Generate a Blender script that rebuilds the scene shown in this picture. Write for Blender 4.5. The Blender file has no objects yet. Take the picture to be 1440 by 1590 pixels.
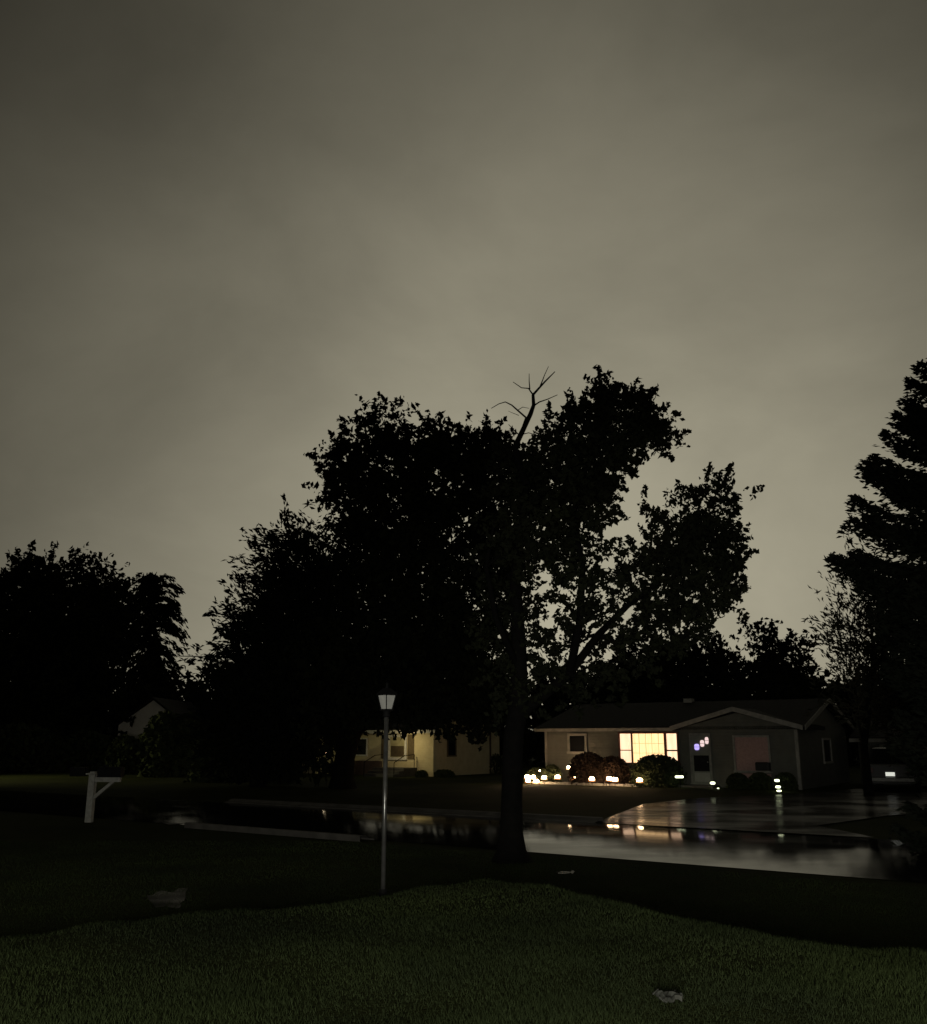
import bpy, math, random
import numpy as np
from mathutils import Vector, Matrix
R = math.radians
scene = bpy.context.scene
col = scene.collection
# ------------------------------------------------------------------ camera
EYE = 1.9
F = 1440.0
PITCH = math.atan(355.0 / F)
cp, sp = math.cos(PITCH), math.sin(PITCH)
cd = bpy.data.cameras.new('camera'); cam = bpy.data.objects.new('camera', cd); col.objects.link(cam)
cam.location = (0, 0, EYE); cam.rotation_euler = (math.pi / 2 + PITCH, 0, 0)
cd.sensor_width = 36; cd.lens = 36; cd.sensor_fit = 'HORIZONTAL'; cd.clip_end = 3000; cd.clip_start = 0.05
scene.camera = cam

def ray(px, py):
    a = (px - 720) / F; u = (795 - py) / F
    return a, cp - u * sp, sp + u * cp
def at(px, py, Y):
    a, dy, dz = ray(px, py); t = Y / dy
    return Vector((a * t, Y, EYE + dz * t))
def G(px, py, z=0.0):
    a, dy, dz = ray(px, py); t = (z - EYE) / dz
    return Vector((a * t, dy * t, z))

# ------------------------------------------------------------------ materials
def mat(name, c1, c2=None, rough=0.7, scale=6.0, metal=0.0, bump=0.0, bscale=40.0, spec=0.5, detail=6, wave=None):
    m = bpy.data.materials.new(name); m.use_nodes = True
    nt = m.node_tree; N = nt.nodes; L = nt.links
    b = N['Principled BSDF']
    b.inputs['Roughness'].default_value = rough; b.inputs['Metallic'].default_value = metal
    b.inputs['Specular IOR Level'].default_value = spec
    tc = N.new('ShaderNodeTexCoord')
    if c2 is None: c2 = tuple(v * 0.7 for v in c1)
    no = N.new('ShaderNodeTexNoise'); no.inputs['Scale'].default_value = scale; no.inputs['Detail'].default_value = detail
    L.new(tc.outputs['Object'], no.inputs['Vector'])
    rp = N.new('ShaderNodeValToRGB'); rp.color_ramp.elements[0].position = .32; rp.color_ramp.elements[1].position = .68
    rp.color_ramp.elements[0].color = (*c2, 1); rp.color_ramp.elements[1].color = (*c1, 1)
    L.new(no.outputs['Fac'], rp.inputs['Fac']); L.new(rp.outputs['Color'], b.inputs['Base Color'])
    hsrc = None
    if bump > 0:
        n2 = N.new('ShaderNodeTexNoise'); n2.inputs['Scale'].default_value = bscale; n2.inputs['Detail'].default_value = 4
        L.new(tc.outputs['Object'], n2.inputs['Vector'])
        hsrc = n2.outputs['Fac']
        if wave:
            w = N.new('ShaderNodeTexWave'); w.wave_type = 'BANDS'; w.bands_direction = 'Z'; w.wave_profile = 'SAW'
            w.inputs['Scale'].default_value = wave; w.inputs['Distortion'].default_value = 0
            L.new(tc.outputs['Object'], w.inputs['Vector'])
            ad = N.new('ShaderNodeMath'); ad.operation = 'MULTIPLY_ADD'; ad.inputs[1].default_value = 2.0
            L.new(w.outputs['Fac'], ad.inputs[0]); L.new(n2.outputs['Fac'], ad.inputs[2]); hsrc = ad.outputs[0]
        bp = N.new('ShaderNodeBump'); bp.inputs['Strength'].default_value = bump; bp.inputs['Distance'].default_value = 0.02
        L.new(hsrc, bp.inputs['Height']); L.new(bp.outputs['Normal'], b.inputs['Normal'])
    return m

def emit(name, c, s, folds=False):
    m = bpy.data.materials.new(name); m.use_nodes = True
    nt = m.node_tree; N = nt.nodes; L = nt.links
    b = N['Principled BSDF']; b.inputs['Base Color'].default_value = (.6, .55, .45, 1)
    b.inputs['Emission Color'].default_value = (*c, 1); b.inputs['Emission Strength'].default_value = s
    if folds:
        tc = N.new('ShaderNodeTexCoord'); mp = N.new('ShaderNodeMapping'); mp.inputs['Scale'].default_value = (3.2, 1, .25)
        n = N.new('ShaderNodeTexNoise'); n.inputs['Scale'].default_value = 2.3; n.inputs['Detail'].default_value = 3
        L.new(tc.outputs['Object'], mp.inputs['Vector']); L.new(mp.outputs['Vector'], n.inputs['Vector'])
        rp = N.new('ShaderNodeValToRGB'); rp.color_ramp.elements[0].position = .3; rp.color_ramp.elements[1].position = .7
        rp.color_ramp.elements[0].color = (c[0] * .78, c[1] * .70, c[2] * .66, 1); rp.color_ramp.elements[1].color = (*c, 1)
        L.new(n.outputs['Fac'], rp.inputs['Fac']); L.new(rp.outputs['Color'], b.inputs['Emission Color'])
    return m

M = {}
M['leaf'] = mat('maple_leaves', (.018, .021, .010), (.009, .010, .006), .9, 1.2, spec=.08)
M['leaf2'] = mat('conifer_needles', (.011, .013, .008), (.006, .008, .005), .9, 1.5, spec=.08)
M['leaf3'] = mat('twiggy_leaves', (.05, .05, .032), (.03, .03, .02), .9, 1.5, spec=.1)
M['bark'] = mat('bark', (.007, .0065, .0055), (.004, .004, .0035), .95, 8, bump=.6, bscale=25, spec=.1)
M['bush'] = mat('bush_leaves', (.05, .06, .028), (.02, .028, .012), .9, 5, spec=.1)
M['bush_red'] = mat('red_shrub_leaves', (.05, .032, .022), (.022, .015, .011), .9, 5, spec=.1)
M['grassblade'] = mat('grass_blades', (.034, .047, .015), (.013, .018, .008), .8, .55, spec=.1, detail=8)
M['siding'] = mat('grey_siding', (.125, .125, .108), (.10, .10, .086), .75, 3, bump=.5, bscale=30, wave=2.4, spec=.2)
M['siding_yellow'] = mat('yellow_siding', (.58, .51, .32), (.5, .43, .26), .75, 3, bump=.5, bscale=30, wave=2.4, spec=.2)
M['siding_pale'] = mat('pale_siding', (.70, .68, .62), (.62, .6, .54), .75, 3, bump=.4, bscale=30, wave=2.4, spec=.2)
M['roof'] = mat('asphalt_shingles', (.017, .0165, .015), (.009, .009, .0085), .9, 9, bump=.8, bscale=60, spec=.15)
M['white'] = mat('white_trim_paint', (.62, .61, .57), (.5, .49, .45), .6, 9, bump=.15, spec=.3)
M['trim'] = mat('dull_trim_paint', (.30, .29, .26), (.2, .195, .175), .7, 5, bump=.15, spec=.2)
M['post'] = mat('weathered_white_post', (.34, .34, .31), (.22, .22, .20), .6, 12, bump=.3, bscale=30, spec=.3)
M['darkglass'] = mat('dark_window_glass', (.012, .012, .013), (.008, .008, .008), .12, 3, spec=.5)
M['brownpane'] = mat('drawn_brown_blind', (.10, .075, .04), (.07, .05, .03), .6, 8, bump=.3, bscale=20, wave=8)
M['yellowblind'] = mat('drawn_cream_blind', (.42, .38, .22), (.34, .3, .17), .6, 5, bump=.3, bscale=20, wave=8)
M['shutter'] = mat('brown_shutter', (.12, .09, .045), (.09, .065, .03), .7, 8, bump=.3, wave=8)
M['pink'] = mat('dull_pink_blind', (.42, .27, .25), (.32, .21, .19), .75, 14, bump=.2, bscale=60, spec=.2)
M['redwood'] = mat('red_brown_window_paint', (.17, .05, .025), (.11, .03, .018), .6, 9)
M['door'] = mat('grey_green_door_paint', (.24, .24, .20), (.19, .19, .16), .6, 5)
M['doorpanel'] = mat('storm_door_panel', (.36, .35, .31), (.3, .29, .26), .5, 5)
M['black'] = mat('black_metal', (.006, .006, .006), (.004, .004, .004), .8, 8, spec=.1)
M['pole'] = mat('painted_pole_metal', (.16, .16, .15), (.10, .10, .095), .28, 12, metal=.7, bump=.1, bscale=20)
M['mailbox'] = mat('black_mailbox_paint', (.006, .006, .0065), (.004, .004, .004), .7, 9, spec=.15)
M['concrete'] = mat('wet_concrete', (.085, .08, .07), (.04, .037, .033), .7, 3, bump=.4, bscale=50, spec=.4)
M['carpaint'] = mat('dark_car_paint', (.012, .012, .014), (.008, .008, .01), .3, 4, spec=.4)
M['tyre'] = mat('tyre_rubber', (.012, .012, .012), (.008, .008, .008), .9, 8)
M['taillight'] = mat('unlit_red_lens', (.06, .006, .006), (.04, .004, .004), .3, 8)
M['rock'] = mat('pale_stone', (.4, .39, .36), (.25, .24, .22), .9, 6, bump=.6, bscale=12)
M['paper'] = mat('dull_grey_litter', (.06, .06, .05), (.02, .022, .016), .8, 14, bump=.5, bscale=30)
M['wood'] = mat('utility_pole_wood', (.06, .045, .03), (.04, .03, .02), .9, 8)
M['acbody'] = mat('dark_unit_casing', (.02, .02, .02), (.012, .012, .012), .6, 8)
M['brick'] = mat('dark_brick', (.09, .06, .045), (.06, .04, .03), .9, 12, bump=.5, bscale=30)
M['lantern_glass'] = mat('frosted_lantern_glass', (.46, .46, .43), (.38, .38, .36), .5, 14)
M['lit_curtain'] = emit('lit_curtain', (1.0, .66, .32), 1.7, True)
M['lit_curtain_pink'] = emit('lit_side_curtain', (1.0, .68, .44), 1.6, True)
M['lamp_warm'] = emit('warm_lamp', (1.0, .64, .34), 75)
M['amber_halo'] = emit('amber_halo_glow', (1.0, .33, .08), .9)  # emission standing in for the orange halo around the path lights
M['lamp_green'] = emit('greenish_solar_lamp', (.92, 1.0, .62), 3.5)
M['lamp_violet'] = emit('violet_door_light', (.50, .40, 1.0), 1.2)
M['lamp_pinkish'] = emit('pinkish_door_light', (1.0, .74, .72), .95)
M['plate'] = emit('lit_plate', (.9, .92, .82), .75)
M['yardlamp'] = emit('yard_lamp_globe', (1.0, .8, .5), 14)

# ---- wet road
def wet(name, base, base2, rmin, rmax, bumpd=.004, nscale=.35, spec=.5, film=(.25, .7)):
    m = bpy.data.materials.new(name); m.use_nodes = True
    nt = m.node_tree; N = nt.nodes; L = nt.links; b = N['Principled BSDF']
    tc = N.new('ShaderNodeTexCoord')
    n = N.new('ShaderNodeTexNoise'); n.inputs['Scale'].default_value = nscale; n.inputs['Detail'].default_value = 5; n.inputs['Distortion'].default_value = .4
    L.new(tc.outputs['Object'], n.inputs['Vector'])
    mr = N.new('ShaderNodeMapRange'); mr.inputs[1].default_value = .40; mr.inputs[2].default_value = .56; mr.inputs[3].default_value = rmin; mr.inputs[4].default_value = rmax
    L.new(n.outputs['Fac'], mr.inputs[0]); L.new(mr.outputs[0], b.inputs['Roughness'])
    f = N.new('ShaderNodeTexNoise'); f.inputs['Scale'].default_value = 55; f.inputs['Detail'].default_value = 3
    L.new(tc.outputs['Object'], f.inputs['Vector'])
    rp = N.new('ShaderNodeValToRGB'); rp.color_ramp.elements[0].color = (*base2, 1); rp.color_ramp.elements[1].color = (*base, 1)
    rp.color_ramp.elements[0].position = .35; rp.color_ramp.elements[1].position = .65
    L.new(f.outputs['Fac'], rp.inputs['Fac']); L.new(rp.outputs['Color'], b.inputs['Base Color'])
    g = N.new('ShaderNodeTexNoise'); g.inputs['Scale'].default_value = 3.0; g.inputs['Detail'].default_value = 6; g.inputs['Roughness'].default_value = .7
    L.new(tc.outputs['Object'], g.inputs['Vector'])
    bp = N.new('ShaderNodeBump'); bp.inputs['Strength'].default_value = 1.0; bp.inputs['Distance'].default_value = bumpd
    L.new(g.outputs['Fac'], bp.inputs['Height']); L.new(bp.outputs['Normal'], b.inputs['Normal'])
    b.inputs['Specular IOR Level'].default_value = spec
    df = N.new('ShaderNodeBsdfDiffuse'); L.new(rp.outputs['Color'], df.inputs['Color'])
    wn_ = N.new('ShaderNodeTexNoise'); wn_.inputs['Scale'].default_value = .9; wn_.inputs['Detail'].default_value = 5; wn_.inputs['Distortion'].default_value = .5
    ms = N.new('ShaderNodeMapping'); ms.inputs['Rotation'].default_value = (0, 0, R(35)); ms.inputs['Scale'].default_value = (.5, 1.3, 1)
    L.new(tc.outputs['Object'], ms.inputs['Vector']); L.new(ms.outputs['Vector'], wn_.inputs['Vector'])
    r3 = N.new('ShaderNodeMapRange'); r3.inputs[1].default_value = .36; r3.inputs[2].default_value = .64; r3.inputs[3].default_value = film[0]; r3.inputs[4].default_value = film[1]
    L.new(wn_.outputs['Fac'], r3.inputs[0])
    mx = N.new('ShaderNodeMixShader'); L.new(r3.outputs[0], mx.inputs[0]); L.new(df.outputs[0], mx.inputs[1]); L.new(b.outputs[0], mx.inputs[2])
    L.new(mx.outputs[0], N['Material Output'].inputs['Surface'])
    return m
M['road'] = wet('wet_asphalt', (.014, .014, .013), (.007, .007, .007), .05, .12, .0017, .5, film=(.46, .70))
M['drive'] = wet('wet_drive_concrete', (.03, .028, .025), (.018, .017, .015), .14, .26, .003, .45, film=(.22, .5))
M['path'] = wet('wet_path_asphalt', (.014, .014, .013), (.007, .007, .007), .1, .4, .004, .6, film=(.10, .42))

# ---- lawn
def lawn_mat():
    m = bpy.data.materials.new('lawn'); m.use_nodes = True
    nt = m.node_tree; N = nt.nodes; L = nt.links; b = N['Principled BSDF']
    b.inputs['Roughness'].default_value = .95; b.inputs['Specular IOR Level'].default_value = .05
    tc = N.new('ShaderNodeTexCoord')
    n = N.new('ShaderNodeTexNoise'); n.inputs['Scale'].default_value = .25; n.inputs['Detail'].default_value = 8; n.inputs['Roughness'].default_value = .65
    L.new(tc.outputs['Object'], n.inputs['Vector'])
    rp = N.new('ShaderNodeValToRGB'); e = rp.color_ramp.elements
    e[0].position = .3; e[0].color = (.020, .026, .009, 1); e[1].position = .7; e[1].color = (.050, .058, .018, 1)
    L.new(n.outputs['Fac'], rp.inputs['Fac'])
    f = N.new('ShaderNodeTexNoise'); f.inputs['Scale'].default_value = 40; f.inputs['Detail'].default_value = 5
    L.new(tc.outputs['Object'], f.inputs['Vector'])
    mx = N.new('ShaderNodeMix'); mx.data_type = 'RGBA'; mx.blend_type = 'MULTIPLY'; mx.inputs['Factor'].default_value = .8
    r2 = N.new('ShaderNodeValToRGB'); r2.color_ramp.elements[0].position = .35; r2.color_ramp.elements[0].color = (.3, .3, .3, 1); r2.color_ramp.elements[1].position = .65
    L.new(f.outputs['Fac'], r2.inputs['Fac'])
    L.new(rp.outputs['Color'], mx.inputs[6]); L.new(r2.outputs['Color'], mx.inputs[7]); L.new(mx.outputs[2], b.inputs['Base Color'])
    bp = N.new('ShaderNodeBump'); bp.inputs['Strength'].default_value = .8; bp.inputs['Distance'].default_value = .04
    L.new(f.outputs['Fac'], bp.inputs['Height']); L.new(bp.outputs['Normal'], b.inputs['Normal'])
    return m
M['lawn'] = lawn_mat()

# ------------------------------------------------------------------ mesh helpers
class MB:
    def __init__(s): s.v = []; s.f = []
    def add(s, vs, fs):
        k = len(s.v); s.v += [tuple(v) for v in vs]; s.f += [tuple(i + k for i in f) for f in fs]; return s
    def box(s, x0, x1, y0, y1, z0, z1):
        return s.add([(x0, y0, z0), (x1, y0, z0), (x1, y1, z0), (x0, y1, z0), (x0, y0, z1), (x1, y0, z1), (x1, y1, z1), (x0, y1, z1)],
                     [(0, 3, 2, 1), (4, 5, 6, 7), (0, 1, 5, 4), (1, 2, 6, 5), (2, 3, 7, 6), (3, 0, 4, 7)])
    def prism(s, poly, axis, a0, a1):
        """poly in the two other axes, extruded along axis"""
        n = len(poly); vs = []
        for a in (a0, a1):
            for p, q in poly:
                vs.append({'x': (a, p, q), 'y': (p, a, q), 'z': (p, q, a)}[axis])
        fs = [tuple(range(n))[::-1], tuple(range(n, 2 * n))] + [(i, (i + 1) % n, (i + 1) % n + n, i + n) for i in range(n)]
        return s.add(vs, fs)
    def tube(s, pts, rad, n=8, cap=True):
        pts = [Vector(p) for p in pts]; rings = []; prev = None
        for i, p in enumerate(pts):
            d = (pts[min(i + 1, len(pts) - 1)] - pts[max(i - 1, 0)]).normalized()
            a = prev if prev is not None else (Vector((1, 0, 0)) if abs(d.x) < .8 else Vector((0, 1, 0)))
            u = (a - d * a.dot(d)).normalized(); w = d.cross(u); prev = u
            r = rad[i] if hasattr(rad, '__len__') else rad
            rings.append([p + (u * math.cos(t) + w * math.sin(t)) * r for t in [2 * math.pi * j / n for j in range(n)]])
        vs = [q for r in rings for q in r]; fs = []
        for i in range(len(rings) - 1):
            for j in range(n):
                fs.append((i * n + j, i * n + (j + 1) % n, (i + 1) * n + (j + 1) % n, (i + 1) * n + j))
        if cap: fs += [tuple(range(n))[::-1], tuple(range((len(rings) - 1) * n, len(rings) * n))]
        return s.add(vs, fs)
    def lathe(s, prof, n=14, c=(0, 0, 0)):
        vs = [(c[0] + r * math.cos(2 * math.pi * j / n), c[1] + r * math.sin(2 * math.pi * j / n), c[2] + z) for r, z in prof for j in range(n)]
        fs = [(i * n + j, i * n + (j + 1) % n, (i + 1) * n + (j + 1) % n, (i + 1) * n + j) for i in range(len(prof) - 1) for j in range(n)]
        fs += [tuple(range(n))[::-1], tuple(range((len(prof) - 1) * n, len(prof) * n))]
        return s.add(vs, fs)
    def build(s, name, m, parent=None, smooth=False, bevel=0):
        me = bpy.data.meshes.new(name); me.from_pydata(s.v, [], s.f); me.update()
        me.materials.append(m)
        if smooth: me.polygons.foreach_set('use_smooth', [True] * len(me.polygons))
        o = bpy.data.objects.new(name, me); col.objects.link(o)
        if parent: o.parent = parent
        if bevel:
            b = o.modifiers.new('bevel', 'BEVEL'); b.width = bevel; b.segments = 2
        return o

def tag(o, label=None, cat=None, group=None, kind=None):
    if label: o['label'] = label
    if cat: o['category'] = cat
    if group: o['group'] = group
    if kind: o['kind'] = kind
    return o
def empty(name, loc, label, cat, group=None, rz=0):
    o = bpy.data.objects.new(name, None); col.objects.link(o); o.location = loc; o.rotation_euler = (0, 0, rz)
    o.empty_display_size = .2
    return tag(o, label, cat, group)
def quads(name, V, m, parent=None, mats=None):
    """V: (n,4,3) numpy"""
    n = len(V); me = bpy.data.meshes.new(name)
    k = V.shape[1]
    me.vertices.add(n * k); me.vertices.foreach_set('co', V.reshape(-1).astype(np.float32))
    me.loops.add(n * k); me.loops.foreach_set('vertex_index', np.arange(n * k, dtype=np.int32))
    me.polygons.add(n); me.polygons.foreach_set('loop_start', np.arange(0, n * k, k, dtype=np.int32))
    try: me.polygons.foreach_set('loop_total', np.full(n, k, dtype=np.int32))
    except Exception: pass
    me.update(calc_edges=True); me.materials.append(m)
    o = bpy.data.objects.new(name, me); col.objects.link(o)
    if parent: o.parent = parent
    return o

# ------------------------------------------------------------------ world
w = bpy.data.worlds.new('World'); scene.world = w; w.use_nodes = True
nt = w.node_tree; N = nt.nodes; L = nt.links; N.clear()
out = N.new('ShaderNodeOutputWorld'); bg = N.new('ShaderNodeBackground'); L.new(bg.outputs[0], out.inputs[0])
tc = N.new('ShaderNodeTexCoord'); sep = N.new('ShaderNodeSeparateXYZ')
nrm = N.new('ShaderNodeVectorMath'); nrm.operation = 'NORMALIZE'
L.new(tc.outputs['Generated'], nrm.inputs[0]); L.new(nrm.outputs[0], sep.inputs[0])
def MN(op, a, b=None, c=None, clamp=False):
    n = N.new('ShaderNodeMath'); n.operation = op; n.use_clamp = clamp
    for i, v in enumerate((a, b, c)):
        if v is None: continue
        if isinstance(v, (int, float)): n.inputs[i].default_value = v
        else: L.new(v, n.inputs[i])
    return n.outputs[0]
# elevation ramp (z = sin elevation), values linear luminance
er = N.new('ShaderNodeValToRGB'); cr = er.color_ramp; cr.interpolation = 'B_SPLINE'
SKY = [(0.0, .35), (.10, .32), (.2, .29), (.30, .255), (.42, .20), (.55, .132), (.64, .092), (.8, .07), (1.0, .06)]
while len(cr.elements) < len(SKY): cr.elements.new(.5)
for e, (p, v) in zip(cr.elements, SKY):
    e.position = p; e.color = (v * 1.0, v * .925, v * .68, 1)
L.new(MN('ABSOLUTE', sep.outputs['Z']), er.inputs['Fac'])
# azimuth falloff : glow centred a little right of the view axis
GA = R(7)
dt = MN('ADD', MN('MULTIPLY', sep.outputs['X'], math.sin(GA)), MN('MULTIPLY', sep.outputs['Y'], math.cos(GA)))
hl = MN('SQRT', MN('ADD', MN('POWER', sep.outputs['X'], 2), MN('POWER', sep.outputs['Y'], 2)))
ca = MN('DIVIDE', dt, MN('MAXIMUM', hl, .001))      # cos azimuth difference
lob = MN('POWER', MN('MAXIMUM', MN('MULTIPLY_ADD', ca, .5, .5), 0.0), 16.0)   # 1 in front, .5 at ~30 deg
az = MN('MULTIPLY_ADD', lob, 1.06, .17)
# cloud mottling
cn = N.new('ShaderNodeTexNoise'); cn.inputs['Scale'].default_value = 3.0; cn.inputs['Detail'].default_value = 6; cn.inputs['Roughness'].default_value = .56; cn.inputs['Distortion'].default_value = .25
mp = N.new('ShaderNodeMapping'); mp.inputs['Scale'].default_value = (1, 1, 1.6); mp.inputs['Location'].default_value = (3.1, 1.7, .4)
L.new(nrm.outputs[0], mp.inputs[0]); L.new(mp.outputs[0], cn.inputs['Vector'])
cl = MN('MULTIPLY_ADD', cn.outputs['Fac'], .85, .61)
tot = MN('MULTIPLY', az, cl)
mixc = N.new('ShaderNodeVectorMath'); mixc.operation = 'SCALE'
L.new(er.outputs['Color'], mixc.inputs[0]); L.new(tot, mixc.inputs['Scale'])
L.new(mixc.outputs[0], bg.inputs['Color']); bg.inputs['Strength'].default_value = 1.0

# ------------------------------------------------------------------ ground
SL = -0.70                                      # street slope dY/dX
def near_edge(x): return 17.95 + SL * x
def far_edge(x): return 25.1 + SL * x
# the near lawn is a low terrace; its edge (traced once as a line on the ground) drops to the verge
_ed = []
for px, py, z in ((-400, 1500, .34), (0, 1450, .36), (150, 1435, .36), (300, 1419, .36), (450, 1404, .38), (600, 1388, .42), (670, 1372, .46), (760, 1363, .5), (850, 1370, .54), (940, 1395, .57), (1050, 1418, .6), (1250, 1452, .62), (1440, 1472, .62), (1900, 1500, .62)):
    q = G(px, py, z); _ed.append((q.x, q.y, z))
_ed.sort()
EX = np.array([e[0] for e in _ed]); EY = np.array([e[1] for e in _ed]); EH = np.array([e[2] for e in _ed])
def hgtv(x, y):
    yc = np.interp(x, EX, EY) + .07 * np.sin(x * 5.1 + np.sin(x * 2.1)) + .06 * np.sin(x * 2.3 + 1) + .05 * np.sin(x * 11.3); h = np.interp(x, EX, EH)
    t = np.clip((yc + 2.0 - y) / 2.4, 0, 1); t = t * t * (3 - 2 * t)
    return h * t + .012 * np.sin(x * 1.7 + y) * np.sin(y * 1.3) * t + .008 * np.sin(x * 4.3) * np.sin(y * 3.7 + x)*t
def hgt(x, y): return float(hgtv(np.array(x, dtype=float), np.array(y, dtype=float)))
def ground():
    xs = [-600, -200, -80, -40] + [-24 + .4 * i for i in range(121)] + [40, 80, 200, 600]
    ys = [-300, -60, -10, 0, 3] + [5 + .3 * i for i in range(41)] + [18, 24, 40, 80, 200, 900]
    vs = [(x, y, hgt(x, y)) for y in ys for x in xs]
    n = len(xs); fs = [(j * n + i, j * n + i + 1, (j + 1) * n + i + 1, (j + 1) * n + i) for j in range(len(ys) - 1) for i in range(n - 1)]
    o = MB().add(vs, fs).build('ground', M['lawn'], smooth=True); tag(o, kind='structure')
ground()
def sheet(name, pts, z, m, th=.0):
    n = len(pts); mb = MB().add([(p[0], p[1], z) for p in pts], [tuple(range(n))])
    o = mb.build(name, m); tag(o, kind='structure'); return o
X0, X1 = -70, 45
def road():
    nseg, nw = 60, 16; vs = []
    for i in range(nseg + 1):
        x = X0 + (X1 - X0) * i / nseg
        for j in range(nw + 1):
            f = j / nw; w_ = 7.15 * .8192 * f
            vs.append((x + .5735 * w_, near_edge(x) + .8192 * w_, .012 + .072 * (1 - (2 * f - 1) ** 2)))
    fs = [(i * (nw + 1) + j, (i + 1) * (nw + 1) + j, (i + 1) * (nw + 1) + j + 1, i * (nw + 1) + j + 1) for i in range(nseg) for j in range(nw)]
    tag(MB().add(vs, fs).build('road', M['road'], smooth=True), kind='structure')
road()
nx, ny = .5735, .8192                             # unit normal of the street (towards the houses)
def curb(name, base, side, x0, x1, seg):
    # low rolled kerb, cross-section swept along the street
    prof = [(0, .0), (0, .03), (.16, .05), (.26, .11), (.42, .115), (.42, 0)]
    vs = []; xs = [x0 + (x1 - x0) * i / seg for i in range(seg + 1)]
    for x in xs:
        for a, z in prof:
            vs.append((x + nx * a * side, base(x) + ny * a * side, z + .004))
    k = len(prof); fs = []
    for i in range(seg):
        for j in range(k - 1): fs.append((i * k + j, (i + 1) * k + j, (i + 1) * k + j + 1, i * k + j + 1))
    o = MB().add(vs, fs).build(name, M['concrete']); tag(o, kind='structure')
# driveway across the street
p = [G(925, 1267), G(1205, 1291)]
dxl = 3.1; dxr = 8.2
curb('kerb', near_edge, -1, -6.0, -1.75, 12)
curb('kerb', far_edge, 1, -7.5, dxl, 20)
dv = [(dxl, far_edge(dxl) + .01), (dxr, far_edge(dxr) + .01)] + [tuple(G(*q)[:2]) for q in ((1270, 1284), (1380, 1268), (1480, 1262), (1480, 1226), (1330, 1226), (1262, 1233), (1085, 1241), (1000, 1250))]
sheet('driveway', dv, .03, M['drive'])
# apron of our own drive reaching the street by the mailbox
sheet('driveway', [tuple(G(*q)[:2]) for q in ((236, 1252), (262, 1247), (282, 1262), (300, 1280), (262, 1282), (190, 1262), (150, 1246), (210, 1243))], .02, M['path'])
# shallow rain puddles on the verge
def puddle(pts, s):
    rnd = random.Random(s); out = []
    for a, b in zip(pts, pts[1:] + pts[:1]):
        for k in range(4):
            f = k / 4; q = G(a[0] + (b[0] - a[0]) * f + rnd.uniform(-3, 3), a[1] + (b[1] - a[1]) * f + rnd.uniform(-1.5, 1.5)); out.append((q.x, q.y))
    sheet('puddle', out, .012, M['path'])
puddle([(226, 1396), (246, 1385), (268, 1386), (292, 1379), (288, 1396), (280, 1402), (278, 1412), (256, 1408), (240, 1412)], 2)
puddle([(866, 1355), (892, 1354), (890, 1358), (870, 1359)], 1)

# grass blades
def grass():
    rs = np.random.RandomState(5); n = 420000
    t = rs.rand(n); Y = 4.6 * (19 / 4.6) ** (t ** 1.15); X = (rs.rand(n) * 2 - 1) * (Y * .54 + .6)
    # clumpy density
    c = np.sin(X * 2.1 + np.sin(Y * 1.7) * 2) * np.sin(Y * 2.6 + X) * .5 + .5
    keep = rs.rand(n) < (.45 + .55 * c)
    keep &= (Y < 17.4 - .7 * X)
    for q in (G(262, 1397), G(880, 1356)): keep &= (((X - q.x) ** 2 + (Y - q.y) ** 2) > .24 ** 2) | (rs.rand(n) < .12)
    X = X[keep]; Y = Y[keep]
    n = len(X); Z = hgtv(X, Y)
    a = rs.rand(n) * 2 * np.pi; H = rs.uniform(.010, .026, n) * (1 + .5 * c[keep]); W = rs.uniform(.002, .004, n) * (Y / 7)
    le = rs.uniform(.2, .9, n) * H; b = rs.rand(n) * 2 * np.pi
    dx, dy = np.cos(a) * W, np.sin(a) * W
    V = np.zeros((n, 3, 3))
    V[:, 0] = np.stack([X - dx, Y - dy, Z - .005], 1); V[:, 1] = np.stack([X + dx, Y + dy, Z - .005], 1)
    V[:, 2] = np.stack([X + np.cos(b) * le, Y + np.sin(b) * le, Z + H], 1)
    o = quads('grass', V, M['grassblade']); tag(o, 'short wet lawn grass growing across the foreground', 'grass', kind='stuff')
grass()

# ------------------------------------------------------------------ foliage
def leafquads(P, size, rs, D=None, flat=0.0, asp=.5):
    """P points (n,3) ; diamond quads of length size, random or oriented along D"""
    n = len(P)
    a = rs.normal(size=(n, 3)); 
    if D is not None: a = D * 1.6 + a * .55
    a /= np.linalg.norm(a, axis=1)[:, None]
    b = rs.normal(size=(n, 3)); b[:, 2] *= (1 - flat); b -= a * (a * b).sum(1)[:, None]; b /= np.linalg.norm(b, axis=1)[:, None]
    s = size * rs.uniform(.6, 1.35, n)[:, None]
    c = np.cross(a, b)
    bend = c * s * .12
    V = np.zeros((n, 4, 3))
    V[:, 0] = P - a * s * .5; V[:, 1] = P + b * s * asp * .5 + bend; V[:, 2] = P + a * s * .5; V[:, 3] = P - b * s * asp * .5 + bend
    return V
def blobs_world(blobs, Y, sq=.8):
    """pixel ellipses (px,py,rx,ry[,weight[,dY]]) -> world ellipsoids at their own distances"""
    out = []
    for q in blobs:
        px, py, rx, ry = q[:4]; wt = q[4] if len(q) > 4 else 1.0; dY = q[5] if len(q) > 5 else 0
        yy = Y + dY; c = at(px, py, yy); k = (at(px + 1, py, yy) - c).length
        out.append((np.array(c), np.array([rx * k, max(rx, ry) * k * sq, ry * k]), wt))
    return out
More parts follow.
